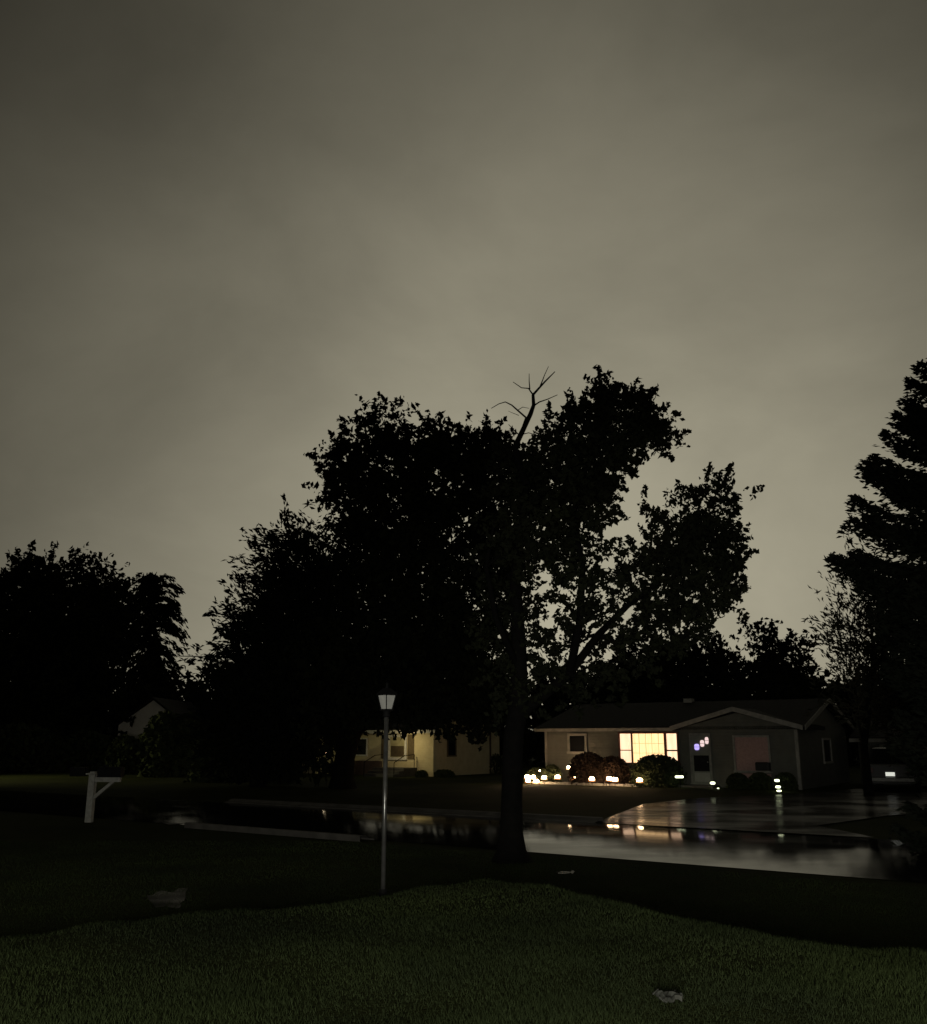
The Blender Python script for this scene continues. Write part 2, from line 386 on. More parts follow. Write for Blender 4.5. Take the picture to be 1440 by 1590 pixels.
def crown_pts(bw, n, rs, csize, per, spiky=0.0, spdir=(0, 0, 0)):
    vol = np.array([r[0] * r[1] * r[2] * wt for _, r, wt in bw]) ** .72
    pick = rs.choice(len(bw), size=n // per, p=vol / vol.sum())
    C = np.array([b[0] for b in bw])[pick]; RR = np.array([b[1] for b in bw])[pick]
    d = rs.normal(size=(len(pick), 3)); d /= np.linalg.norm(d, axis=1)[:, None]
    rad = rs.rand(len(pick)) ** .42
    c = C + d * rad[:, None] * RR
    od = d * .8 + np.array(spdir) + rs.normal(size=d.shape) * .35; od /= np.linalg.norm(od, axis=1)[:, None]
    cs = csize * rs.uniform(.5, 1.4, len(pick))
    P = np.repeat(c, per, 0); O = np.repeat(od, per, 0); S = np.repeat(cs, per)[:, None]
    g = rs.normal(size=P.shape)
    if spiky > 0:
        t = rs.rand(len(P))[:, None]
        P = P + O * t * S * spiky + g * S * .28 * (1.15 - t)
    else:
        g[:, 2] *= .6
        P = P + g * S * .5
    return P, O
def branch_mesh(mb, skel, targets, r0, rs, jitter=.15):
    """skel: list of polylines [(Vector,r)...]; targets joined to the nearest skeleton node"""
    nodes = []
    for pl_ in skel:
        mb.tube([p for p, r in pl_], [r for p, r in pl_], 8)
        nodes += pl_
    for t in targets:
        t = Vector(t)
        cand = [(p, r) for p, r in nodes if p.z < t.z + .3] or nodes
        p, r = min(cand, key=lambda q: (q[0] - t).length)
        r = min(r * .6, r0)
        L_ = (t - p).length
        pts = [p]; rad = [r]
        for i in range(1, 6):
            f = i / 5
            q = p.lerp(t, f) + Vector((rs.normal() * jitter * L_ * .3, rs.normal() * jitter * L_ * .3, rs.normal() * jitter * L_ * .2 + .08 * L_ * math.sin(math.pi * f)))
            if i == 5: q = t
            pts.append(q); rad.append(max(r * (1 - .85 * f), .006))
        mb.tube(pts, rad, 6)
        nodes += list(zip(pts[2:5], rad[2:5]))
def tree(name, label, blobs, Y, base, seed, n, leaf, csize, per=14, spiky=0, spdir=(0, 0, 0), skel=None, trunk_r=.25, material='leaf', cat='tree', group=None, sq=.8, asp=.55, orient=False, limbs=True, extra=None):
    rs = np.random.RandomState(seed)
    b = Vector(base); root = empty(name, b, label, cat, group)
    bw = blobs_world(blobs, Y, sq)
    P, O = crown_pts(bw, n, rs, csize, per, spiky, spdir)
    P = P[P[:, 2] > .15]if not orient else P
    if orient:
        k = P[:, 2] > .15; P = P[k]; O = O[k]
    V = leafquads(P, leaf, rs, O if orient else None, asp=asp)
    V -= np.array(b)
    quads('crown', V, M[material], root)
    mb = MB()
    if skel is None:
        top = max(c[2] for c, r, wt in bw); mid = np.mean([c for c, r, wt in bw], axis=0)
        p1 = b + Vector((0, 0, (mid[2] - b.z) * .35)); p2 = Vector(mid); p2.y = b.y * .5 + p2.y * .5
        p3 = Vector((mid[0], p2.y, top * .9))
        skel = [[(b - Vector((0, 0, .1)), trunk_r * 1.35), (b + Vector((0, 0, .3)), trunk_r * 1.05), (p1, trunk_r * .85), (p2, trunk_r * .55), (p3, trunk_r * .12)]]
    tg = [c for c, r, wt in bw] if limbs else []
    branch_mesh(mb, skel, tg, trunk_r * .35, rs)
    mb.v = [tuple(Vector(v) - b) for v in mb.v]
    mb.build('trunk', M['bark'], root, smooth=True)
    if extra:
        mb2 = MB(); extra(mb2); mb2.v = [tuple(Vector(v) - b) for v in mb2.v]; mb2.build('dead_branch', M['bark'], root, smooth=True)
    return root

# --- the large street tree with the dead branch
TY = 16.3
def pl(pts, Y=TY, dY=None):
    return [(at(x, y, Y + (dY[i] if dY else 0)), r) for i, (x, y, r) in enumerate(pts)]
tb = G(795, 1338)
sk = [[(tb - Vector((0, 0, .1)), .40), (tb + Vector((0, 0, .06)), .31), (tb + Vector((0, 0, .18)), .235), (tb + Vector((0, 0, .45)), .19)] + pl([(795, 1240, .175), (797, 1150, .17), (806, 1090, .17), (806, 1000, .13), (800, 900, .10), (812, 800, .08), (818, 752, .05)]),
      pl([(806, 1110, .11), (850, 1075, .09), (885, 1045, .08), (930, 985, .065), (975, 940, .055), (1030, 900, .045), (1080, 850, .04), (1110, 800, .02)], dY=[0, .1, .2, .4, .5, .6, .6, .6]),
      pl([(885, 1045, .08), (900, 970, .07), (905, 880, .06), (890, 800, .05), (915, 710, .035), (940, 640, .015)], dY=[.2, -.1, -.4, -.6, -.6, -.6]),
      pl([(930, 985, .06), (960, 1000, .05), (1010, 975, .04), (1075, 940, .02)], dY=[.4, .8, 1.2, 1.4]),
      pl([(806, 1040, .07), (770, 960, .05), (755, 880, .035), (770, 800, .015)], dY=[0, -.4, -.9, -1.1])]
T1 = [(872, 692, 32, 38), (906, 650, 38, 26), (950, 645, 48, 36), (992, 650, 38, 28, 1, .5), (1022, 664, 20, 20, 1, .5), (942, 606, 11, 13, 5), (988, 620, 14, 12, 3), (886, 656, 20, 18, 1, -1), (900, 725, 62, 46, 1, -.8),
      (950, 705, 50, 40, .8), (1018, 695, 24, 14, .7), (850, 770, 62, 48, 1, .6), (905, 790, 42, 34, 1, -.8), (800, 740, 42, 42, 1, .6), (925, 765, 30, 18, .8), (820, 830, 60, 45, .8, -1), (880, 850, 45, 34, .7, 1),
      (780, 900, 45, 70, .28, .8), (860, 920, 60, 55, .26, -.6), (925, 905, 30, 50, .22), (800, 1000, 60, 60, .30, .5), (880, 1010, 55, 50, .22, 1), (810, 1075, 50, 35, .25), (900, 1070, 50, 25, .2),
      (1050, 800, 32, 22, .7, .6), (1095, 790, 42, 26, .8, .6), (1122, 768, 20, 14, .7, .6), (1150, 788, 14, 18, .6, .6), (1060, 850, 62, 40, 1, .2), (1110, 860, 46, 45, 1, .9), (1132, 880, 20, 34, .7, 1.2), (1000, 795, 18, 18, .35),
      (990, 880, 42, 34, .6, -.3), (1010, 930, 50, 34, .45, .8), (1085, 925, 48, 34, .8), (1040, 975, 60, 34, .35, 1.2), (960, 950, 40, 45, .35, -.5), (1112, 950, 18, 28, .5), (980, 1030, 50, 40, .3, .5)]
def dead(mb):
    def t(pts, r0, r1):
        q = [at(x, y, TY - .2) for x, y in pts]; k = len(q)
        mb.tube(q, [r0 + (r1 - r0) * i / (k - 1) for i in range(k)], 6)
    t([(818, 752), (804, 715), (800, 693), (807, 679), (824, 643), (829, 629), (828, 613)], .07, .028)
    t([(828, 613), (836, 604), (846, 593), (854, 585), (862, 577)], .024, .008)
    t([(828, 613), (821, 603), (810, 602), (797, 593)], .016, .006)
    t([(823, 604), (822, 592), (822, 580)], .012, .005)
    t([(838, 602), (843, 590), (846, 582), (852, 569)], .012, .005)
    t([(819, 650), (804, 637), (795, 629), (785, 624), (775, 627), (763, 634)], .018, .006)
    t([(804, 637), (812, 632), (822, 634)], .008, .004)
    t([(806, 645), (796, 641), (789, 638)], .006, .003)
    t([(807, 676), (799, 668), (790, 659)], .012, .006)
    t([(809, 675), (821, 672), (832, 675), (842, 678)], .010, .004)
    t([(808, 678), (812, 662), (816, 650), (822, 645)], .018, .008)
    t([(829, 630), (838, 624), (850, 620), (866, 613)], .016, .006)
    t([(803, 692), (812, 690), (822, 696)], .008, .003)
    t([(812, 745), (822, 735), (838, 728), (850, 715)], .02, .006)
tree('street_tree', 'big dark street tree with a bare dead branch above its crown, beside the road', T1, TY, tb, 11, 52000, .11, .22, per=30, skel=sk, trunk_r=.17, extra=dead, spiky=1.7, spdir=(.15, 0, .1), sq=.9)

# --- the broad tree across the street
tb2 = G(532, 1224); Y2 = tb2.y
def pl2(pts): return [(at(x, y, Y2), r) for x, y, r in pts]
sk2 = [[(tb2 - Vector((0, 0, .1)), .62), (tb2 + Vector((0, 0, .5)), .46)] + pl2([(536, 1175, .42), (548, 1140, .36), (575, 1090, .32), (610, 1000, .26), (640, 880, .2), (650, 760, .1), (645, 700, .03)]),
       pl2([(536, 1165, .3), (520, 1120, .24), (505, 1050, .18), (500, 960, .1), (520, 860, .04)]),
       pl2([(575, 1090, .22), (650, 1040, .18), (710, 960, .12), (740, 840, .06)])]
T2 = [(592, 652, 30, 20), (560, 690, 26, 24), (640, 690, 42, 28, 1, 2), (600, 725, 62, 40), (512, 725, 22, 22, .8), (545, 750, 36, 30), (560, 790, 40, 34, 1, -2), (690, 700, 34, 26), (735, 690, 40, 20, 1, 1), (770, 700, 24, 18), (700, 750, 70, 48, 1, -2),
      (770, 760, 40, 44), (620, 800, 62, 50, .9, 1), (700, 830, 66, 46, .55), (770, 850, 34, 50, .7), (560, 860, 50, 44, 1, 1), (640, 890, 74, 60, 1, -2), (735, 930, 50, 60, .9, 1), (560, 940, 66, 64, 1, 2), (660, 980, 86, 66, 1, -1), (745, 1010, 46, 60, 1),
      (590, 1040, 84, 60, 1, 1), (690, 1048, 74, 46, 1, 2), (520, 1040, 60, 70), (745, 1068, 36, 36, .8, -2), (640, 1082, 64, 24, 1), (570, 1082, 54, 24, 1, -1), (712, 1098, 40, 22, 1.4, -2), (650, 1108, 50, 14, 1.2, -2), (580, 1108, 36, 14, 1.2, -2), (500, 1110, 40, 34), (520, 690, 14, 10, .4), (738, 1120, 16, 14, 1.5, -2), (765, 1092, 26, 24, 1.2, -2)]
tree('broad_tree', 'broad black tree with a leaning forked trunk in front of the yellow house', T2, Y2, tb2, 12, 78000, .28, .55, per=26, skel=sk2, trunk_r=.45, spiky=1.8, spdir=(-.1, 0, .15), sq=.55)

# --- spiky tree left of it
tb3 = G(400, 1222)
T3 = [(448, 838, 12, 20, .5), (436, 862, 18, 20), (480, 850, 26, 22), (505, 860, 20, 30), (470, 890, 42, 32), (440, 930, 36, 30), (500, 930, 40, 50), (395, 945, 28, 20), (405, 975, 44, 28), (470, 980, 56, 44), (372, 985, 30, 18), (360, 1010, 34, 20), (352, 1035, 34, 18), (420, 1040, 66, 50),
      (355, 1065, 36, 26), (480, 1070, 60, 50), (400, 1110, 90, 46), (362, 1130, 50, 40), (470, 1140, 60, 40), (345, 1090, 30, 26), (430, 1165, 60, 30), (345, 1165, 44, 22)]
tree('spiky_tree', 'dense dark tree with spiky side sprays, left of the broad black tree', [((q[0] + 30) if q[0] < 425 else q[0],) + tuple(q[1:]) for q in T3], 41, tb3, 13, 50000, .28, .8, per=34, spiky=2.2, spdir=(-.40, 0, .10), trunk_r=.3, sq=.6, orient=True, asp=.35, material='leaf2')

# --- left trees
tb4 = G(70, 1196)
T7 = [(35, 905, 28, 26, .7), (38, 885, 10, 14, .5), (75, 882, 12, 14, .6), (98, 890, 20, 20, .7), (20, 930, 40, 34), (90, 920, 46, 30, .8), (135, 915, 24, 18, .7), (160, 935, 28, 26), (185, 950, 20, 30, .8), (50, 960, 40, 30, .5, 3), (120, 965, 60, 40, .8), (20, 1000, 60, 50, .8), (90, 1020, 80, 50, 1), (164, 1005, 32, 42, 1), (30, 1080, 90, 60), (108, 1075, 64, 56), (50, 1140, 84, 36), (118, 1130, 32, 32, .7), (-60, 960, 60, 60), (-70, 1060, 70, 80)]
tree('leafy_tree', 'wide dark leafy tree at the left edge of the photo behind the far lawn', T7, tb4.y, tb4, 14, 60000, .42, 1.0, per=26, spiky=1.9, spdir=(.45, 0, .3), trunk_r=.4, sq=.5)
tb5 = G(233, 1187)
T8 = [(215, 925, 22, 14, .9), (245, 920, 26, 12), (262, 935, 14, 16), (240, 945, 32, 14), (222, 965, 22, 18, .7), (262, 970, 16, 16, .8), (240, 985, 30, 12, .6), (248, 1010, 22, 24, .8), (228, 1030, 22, 24, .35), (265, 1035, 16, 26, .45), (244, 1070, 22, 24, .6), (205, 1050, 16, 18, .7)]
def skt(b, px, y0, y1, r, Y):
    return [[(b - Vector((0, 0, .1)), r * 1.3), (b + Vector((0, 0, .4)), r)] + [(at(px, y0 + (y1 - y0) * i / 4, Y), r * (1 - .85 * i / 4)) for i in range(5)]]
def droop():
    rs = np.random.RandomState(77); Y = tb5.y; b = Vector(tb5); mb = MB(); P = []; D = []
    root = empty('drooping_conifer', b, 'conifer with curved drooping boughs standing between the left trees and the sky gap', 'tree')
    T = at(236, 908, Y); mb.tube([(b.x, Y, -.2), (b.x, Y, T.z * .5), (T.x, Y, T.z)], [.45, .3, .05], 8)
    z = T.z
    while z > 4.5:
        f = (T.z - z) / (T.z - 4.5); r = 1.9 + 1.2 * min(f * 2.2, 1)
        for k in range(7):
            a = rs.rand() * 6.28; rr = r * rs.uniform(.6, 1.15); lift = 1.0 - 1.7 * f
            pts = [Vector((b.x + (T.x - b.x) * z / T.z + math.cos(a) * rr * q + .5 * q * (1 - f), Y + math.sin(a) * rr * q, z + rr * (lift * .45 * math.sin(q * 2.2) - (.25 + .75 * f) * q * q))) for q in [i / 6 for i in range(7)]]
            mb.tube(pts, [.07 * (1 - .85 * i / 6) for i in range(7)], 5)
            for i in range(6):
                n = 16; t = rs.rand(n)[:, None]; p0 = np.array(pts[i]); p1 = np.array(pts[i + 1]); ax = p1 - p0; ax /= np.linalg.norm(ax) + 1e-6
                g = rs.normal(size=(n, 3)) * np.array([.11, .2, .10]); P.append(p0 + (p1 - p0) * t + g); D.append(np.repeat(ax[None], n, 0) * 1.3 + np.array([0, 0, -.25]))
        z -= .42 + .15 * rs.rand()
    V = leafquads(np.vstack(P), .50, rs, np.vstack(D), asp=.3) - np.array(b)
    quads('crown', V, M['leaf2'], root); mb.v = [tuple(Vector(v) - b) for v in mb.v]; mb.build('trunk', M['bark'], root, smooth=True)
droop()

# --- trees behind the lit house
tb6 = G(1050, 1190)
T5 = [(985, 1050, 50, 36), (1040, 1040, 44, 40), (1090, 1035, 46, 38), (1130, 1060, 34, 30), (1010, 1085, 70, 30), (1100, 1090, 70, 26), (940, 1090, 40, 24, .5)]
tree('rounded_tree', 'low rounded black tree just behind the roof of the lit house', T5, tb6.y, tb6, 16, 16000, .45, 1.2, per=14, spiky=.9, trunk_r=.35, sq=.5)
tb7 = G(1212, 1192)
T9 = [(1190, 968, 10, 8, .5), (1165, 980, 12, 7, .5), (1187, 985, 14, 8, .6), (1205, 1005, 22, 12, .8), (1245, 993, 12, 8, .5), (1235, 1015, 18, 10, .6), (1180, 1015, 18, 10, .6), (1190, 1040, 34, 18), (1230, 1045, 26, 18), (1215, 1075, 46, 24), (1155, 1060, 24, 18, .7), (1260, 1080, 20, 14, .8), (1170, 1090, 30, 16)]
tree('small_tree', 'small ragged tree with separate tufts behind the right part of the lit house', T9, tb7.y, tb7, 17, 9000, .38, .8, per=16, spiky=1.1, spdir=(.2, 0, .1), trunk_r=.25, sq=.6)

# --- twiggy shrub in front of the spruce
tb8 = G(1350, 1236)
T10 = [(1325, 930, 22, 26, .7), (1345, 910, 22, 22, .7), (1300, 985, 18, 26, .6), (1320, 1000, 26, 36, .6), (1350, 980, 30, 50, 1), (1300, 1035, 24, 24, .5), (1340, 1050, 34, 34), (1370, 1040, 30, 50), (1355, 1100, 44, 36), (1320, 1080, 20, 20, .5), (1400, 1100, 40, 60), (1400, 1010, 34, 60)]
tree('twiggy_tree', 'twiggy upright tree with thin feathery leaves beside the tall spruce', [(q[0] + 14,) + tuple(q[1:]) for q in T10], tb8.y, tb8, 18, 9500, .25, .75, per=16, spiky=2.0, spdir=(-.25, 0, .7), trunk_r=.16, sq=.7, orient=True, asp=.26, material='leaf3')

# --- spruce at the right edge
def spruce():
    rs = np.random.RandomState(21); Y = 16.0; b = G(1650, 1342); b.y = Y
    b.x = at(1650, 1342, Y).x; b.z = 0
    root = empty('tall_spruce', b, 'tall black spruce with layered boughs cut off by the right edge of the photo', 'tree')
    top = 12.6; P = []; D = []; mb = MB()
    mb.tube([(b.x, b.y, -.1), (b.x, b.y, 4), (b.x, b.y, 8), (b.x, b.y, top)], [.24, .18, .1, .02], 8)
    def row(z):
        k = (z - EYE) / Y; return 795 - F * (k * cp - sp) / (cp + k * sp)
    tab = [(440, 1500), (540, 1450), (600, 1403), (640, 1397), (690, 1377), (740, 1348), (790, 1334), (830, 1325), (868, 1303), (910, 1358), (1000, 1388), (1130, 1402), (1180, 1425), (1240, 1425), (1300, 1402), (1350, 1385)]
    layers = []; z = 12.2
    while z > .5:
        e = np.interp(row(z), [t[0] for t in tab], [t[1] + 6 for t in tab]); layers.append((z, max(b.x - at(e, row(z), Y).x, .2))); z -= .36 + .15 * rs.rand()
    for z, r in layers:
        nb = rs.randint(8, 11); a0 = rs.rand() * 6.28
        for k in range(nb):
            a = a0 + 2 * math.pi * k / nb + rs.normal() * .15; rr = r * rs.uniform(.78, 1.12)
            if k == 0: a = math.pi + rs.normal() * .1; rr = r * 1.08   # a bough towards the left
            pts = []
            zz = z + rs.normal() * .12
            for i in range(6):
                f = i / 5
                pts.append(Vector((b.x + math.cos(a) * rr * f, b.y + math.sin(a) * rr * f, zz - rr * .22 * math.sin(f * 2.6) + (.12 * rr * f * f))))
            mb.tube(pts, [.035 * (1 - .85 * i / 5) for i in range(6)], 5)
            for i in range(5):
                n = int(120 * max(r, .6))
                t = rs.rand(n)[:, None]; p0 = np.array(pts[i]); p1 = np.array(pts[i + 1]); ax = (p1 - p0) / (np.linalg.norm(p1 - p0) + 1e-6)
                wd = .15 * rr * (1 - abs((i + .5) / 5 - .35)) * .6 + .07
                side = np.array([-math.sin(a), math.cos(a), 0])
                s = rs.normal(size=(n, 1)) * wd
                p = p0 + (p1 - p0) * t + side * s + np.array([0, 0, 1]) * (-np.abs(rs.normal(size=(n, 1))) * .085 + .02 - np.abs(s) * .25)
                P.append(p); D.append(np.repeat((ax[None] * 1.0), n, 0) + side * np.sign(s) * .5 + np.array([0, 0, -.35]))
    P = np.vstack(P); D = np.vstack(D)
    V = leafquads(P, .13, rs, D, asp=.4) - np.array(b)
    quads('crown', V, M['leaf2'], root)
    mb.v = [tuple(Vector(v) - b) for v in mb.v]; mb.build('trunk', M['bark'], root, smooth=True)
spruce()

# --- hedge plants and bushes on the left
def bush(name, label, px, py, rx, top, Y, seed, n=2500, leaf=.16, material='bush', group=None, cat='bush', sq=.9, rough=.10):
    """py = ground pixel row (or None), top = pixel row of its top"""
    rs = np.random.RandomState(seed)
    c = at(px, top, Y); k = (at(px + 1, top, Y) - c).length; H = c.z; RX = rx * k
    base = Vector((c.x, Y, 0)); root = empty(name, base, label, cat, group)
    d = rs.normal(size=(n, 3)); d[:, 2] = np.abs(d[:, 2]) * 1.0 - .15; d /= np.linalg.norm(d, axis=1)[:, None]
    lump = 1 + rough * (np.sin(d[:, 0] * 5 + seed) * np.sin(d[:, 1] * 4 + seed * 2) + .6 * np.sin(d[:, 2] * 9 + seed))
    r = (.78 + .22 * rs.rand(n)) * lump
    az_ = np.arctan2(d[:, 1], d[:, 0]); uu = rs.rand(n) ** .8; ww = (1 - uu ** 3.6) ** .5; r = r * (.85 + .15 * rs.rand(n))
    P = np.stack([np.cos(az_) * ww * RX * r * 1.05, np.sin(az_) * ww * RX * sq * r, H * uu * np.minimum(r * 1.12, 1.05)], 1)
    P = P[P[:, 2] > .02]
    V = leafquads(P, leaf, rs, asp=.7)
    quads('foliage', V, M[material], root)
    mb = MB()
    for i in range(7):
        a = i * .9 + seed; mb.tube([(0.05 * math.cos(a), .05 * math.sin(a), -.05), (RX * .25 * math.cos(a), RX * .2 * math.sin(a), H * .4), (RX * .55 * math.cos(a), RX * .5 * math.sin(a), H * .75)], [.03, .02, .008], 5)
    mb.build('stem', M['bark'], root)
    return root
g = 'bushes along the left lots'
for i, (px, rx, top, Y, lab) in enumerate([(262, 38, 1110, 52, 'dome shaped black bush covering the lower right of the pale gable'),
                                  (30, 62, 1128, 60, 'leftmost broad black bush along the far left lawn'),
                                  (130, 56, 1138, 62, 'broad black bush left of the pale gable house'),
                                  (196, 26, 1146, 56, 'low dark bush under the left eave of the pale gable house'),
                                  (300, 30, 1112, 56, 'tall black bush right behind the dome shaped one'),
                                  (345, 46, 1142, 46, 'low black bush under the spiky tree'),
                                  (425, 30, 1160, 44, 'small black bush left of the broad tree trunk'),
                                  (-40, 50, 1140, 58, 'black bush cut off by the left edge of the photo')]):
    bush('bush', lab, px, None, rx, top, Y, 40 + i, 3800, .34, 'bush', g)

# --- distant woods
def woods():
    rs = np.random.RandomState(33); n = 4200; per = 15
    X = rs.uniform(-75, 80, n); Y = rs.uniform(74, 92, n)
    Hh = 5.6 + 1.6 * np.sin(X * .21) + .9 * np.sin(X * .63 + 1) + .5 * np.sin(X * 1.7)
    Z = rs.rand(n) ** .8 * Hh
    C = np.stack([X, Y, Z], 1); P = np.repeat(C, per, 0) + rs.normal(size=(n * per, 3)) * np.array([.8, .8, .6])
    P = P[P[:, 2] > 0]
    o = quads('woods', leafquads(P, .75, rs, asp=.6), M['leaf']); tag(o, 'low black line of distant woods behind the houses', 'woods', kind='stuff')
woods()

# ------------------------------------------------------------------ house helpers
ALPHA = R(34); ca_, sa_ = math.cos(ALPHA), math.sin(ALPHA)
class Frame:
    """local x along the facade to the right, y to the back"""
    def __init__(s, o, al=ALPHA): s.o = Vector((o[0], o[1], 0)); s.c = math.cos(al); s.s = math.sin(al); s.al = al
    def fx(s, px, py, y=0.0):
        a, dy, dz = ray(px, py)
        # point = t*(a,dy) ; local y = dot((p-o),(s,c)) = y
        t = (y + s.o.x * s.s + s.o.y * s.c) / (a * s.s + dy * s.c)
        x, yy = a * t - s.o.x, dy * t - s.o.y
        return x * s.c - yy * s.s, EYE + dz * t
    def fy(s, px, py, x):
        a, dy, dz = ray(px, py)
        t = (x + s.o.x * s.c - s.o.y * s.s) / (a * s.c - dy * s.s)
        xx, yy = a * t - s.o.x, dy * t - s.o.y
        return xx * s.s + yy * s.c, EYE + dz * t
def framebars(mb, x0, x1, z0, z1, w, y0, y1):
    mb.box(x0, x0 + w, y0, y1, z0 + w, z1 - w); mb.box(x1 - w, x1, y0, y1, z0 + w, z1 - w)
    mb.box(x0, x1, y0, y1, z1 - w, z1); mb.box(x0 - .03, x1 + .03, y0 - .02, y1, z0, z0 + w)
def window(root, x0, x1, z0, z1, yw, w, fm, pane_m, rail=None, name='window'):
    mb = MB(); framebars(mb, x0, x1, z0, z1, w, yw - .07, yw + .01)
    if rail: mb.box(x0 + w, x1 - w, yw - .055, yw - .01, rail - .025, rail + .025)
    f = mb.build(name, fm, root)
    MB().box(x0 + w, x1 - w, yw - .02, yw - .004, z0 + w, z1 - w).build('pane', pane_m, f)
    return f
def gable_roof(mb, x0, x1, y0, y1, ze, zr, oh, th=.14):
    """ridge along x"""
    ym = (y0 + y1) / 2; k = (zr - ze) / (ym - y0); a, b = y0 - oh, y1 + oh
    mb.prism([(a, ze - oh * k), (ym, zr), (b, ze - oh * k), (b, ze - oh * k + th), (ym, zr + th), (a, ze - oh * k + th)], 'x', x0 - oh, x1 + oh)

# ------------------------------------------------------------------ the lit grey house
o_r = G(1248, 1226)
fr0 = Frame(o_r); lx, _ = fr0.fx(848, 1200)
OA = Vector((o_r.x + lx * ca_, o_r.y - lx * sa_, 0)); LA = -lx
FA = Frame(OA)
hA = empty('grey_house', OA, 'long low grey house with a lit picture window and a front gable across the road', 'house', rz=-ALPHA)
ZE = 2.42; DA = 8.4; ZR = 3.58
gx0 = FA.fx(1064, 1180)[0]; gx1 = LA; PR = .35
mb = MB()
mb.prism([(0, -.1), (DA, -.1), (DA, ZE), (DA / 2, ZR - .05), (0, ZE)], 'x', 0, LA)
mb.build('wall', M['siding'], hA)
gpx, gpz = FA.fx(1140, 1101, -PR - .3)
gpx = (gx0 + gx1) / 2 ; GZ = 3.10; GE = 2.42
mb = MB()
mb.prism([(gx0, -.1), (gx1 + .02, -.1), (gx1 + .02, GE), (gpx, GZ - .08), (gx0, GE)], 'y', -PR, -.003)
mb.build('wall', M['siding'], hA)
mb = MB(); gable_roof(mb, 0, LA, 0, DA, ZE + .02, ZR, .35); rfo = mb.build('roof', M['roof'], hA)
# cross gable roof
mb = MB(); kk = (GZ - GE) / (gpx - gx0); oh = .35
mb.prism([(gx0 - oh, GE - oh * kk), (gpx, GZ), (gx1 + oh, GE - oh * kk), (gx1 + oh, GE - oh * kk + .15), (gpx, GZ + .15), (gx0 - oh, GE - oh * kk + .15)], 'y', -PR - .3, 3.0)
mb.build('roof', M['roof'], hA)
# fascia boards
mb = MB(); yy0, yy1 = -PR - .335, -PR - .302
mb.prism([(gx0 - oh, GE - oh * kk - .02), (gpx, GZ - .02), (gpx, GZ + .17), (gx0 - oh, GE - oh * kk + .17)], 'y', yy0, yy1)
mb.prism([(gpx + .001, GZ - .02), (gx1 + oh, GE - oh * kk - .02), (gx1 + oh, GE - oh * kk + .17), (gpx + .001, GZ + .17)], 'y', yy0, yy1)
mb.build('gable_fascia', M['trim'], hA)
kA = (ZR - ZE - .02) / (DA / 2)
mb = MB(); mb.box(-.35, gx0 - oh, -.40, -.352, ZE - .35 * kA - .02, ZE - .35 * kA + .12); mb.build('eave_gutter', M['trim'], hA)
mb = MB()
for s in (0, 1):
    ya, za, yb, zb = (-.35, ZE + .02 - .35 * kA, DA / 2, ZR) if s == 0 else (DA / 2 + .001, ZR, DA + .35, ZE + .02 - .35 * kA)
    mb.prism([(ya, za - .03), (yb, zb - .03), (yb, zb + .16), (ya, za + .16)], 'x', LA + .352, LA + .385)
mb.build('end_fascia', M['trim'], hA)
MB().box(-.02, .1, -.02, .1, 0, ZE - .06).build('corner_board', M['trim'], hA)
MB().box(gx1 - .08, gx1 + .045, -PR - .03, -PR + .1, 0, ZE - .1).build('corner_board', M['trim'], hA)
# soffit shadow vent on roof
# small window on the left
x0, z1 = FA.fx(882, 1139); x1, z0 = FA.fx(913, 1171)
window(hA, x0, x1, z0, z1, 0, .11, M['trim'], M['darkglass'])
# picture window : outer casing, three lights
x0, z1 = FA.fx(961, 1137); x1, _ = FA.fx(1054, 1140); _, z0 = FA.fx(1000, 1187)
z1 = min(z1, ZE - .1)
mb = MB(); framebars(mb, x0, x1, z0, z1, .07, -.09, .01)
xa, _ = FA.fx(982.5, 1160); xb, _ = FA.fx(1034.5, 1160)
mb.box(xa - .035, xa + .035, -.085, 0, z0 + .07, z1 - .07); mb.box(xb - .055, xb + .055, -.085, 0, z0 + .07, z1 - .07)
zr = FA.fx(970, 1165)[1]
pw = mb.build('picture_window', M['redwood'], hA)
MB().box(x0 + .07, xa - .035, -.08, -.03, zr - .02, zr + .02).build('sash_rail', M['redwood'], pw)
MB().box(xb + .055, x1 - .07, -.08, -.03, zr - .03, zr + .03).build('sash_rail', M['redwood'], pw)
MB().box(x0 + .07, xa - .035, -.02, -.005, z0 + .07, z1 - .07).build('lit_curtain', M['lit_curtain_pink'], pw)
MB().box(xa + .035, xb - .055, -.02, -.005, z0 + .07, z1 - .07).build('lit_curtain', M['lit_curtain'], pw)
MB().box(xb + .055, x1 - .07, -.02, -.005, z0 + .07, z1 - .07).build('lit_curtain', M['lit_curtain_pink'], pw)
M['muntin'] = mat('thin_muntin', (.55, .38, .2), (.5, .33, .18), .6, 8)
mb = MB()
for f in (.33, .66):
    zz = z0 + .07 + (z1 - z0 - .14) * f; mb.box(xa + .035, xb - .055, -.036, -.022, zz - .006, zz + .006)
for f in (.22, .42, .6, .8):
    xx = xa + (xb - xa) * f; mb.box(xx - .006, xx + .006, -.052, -.038, z0 + .07, z1 - .07)
mb.build('muntin', M['muntin'], pw)
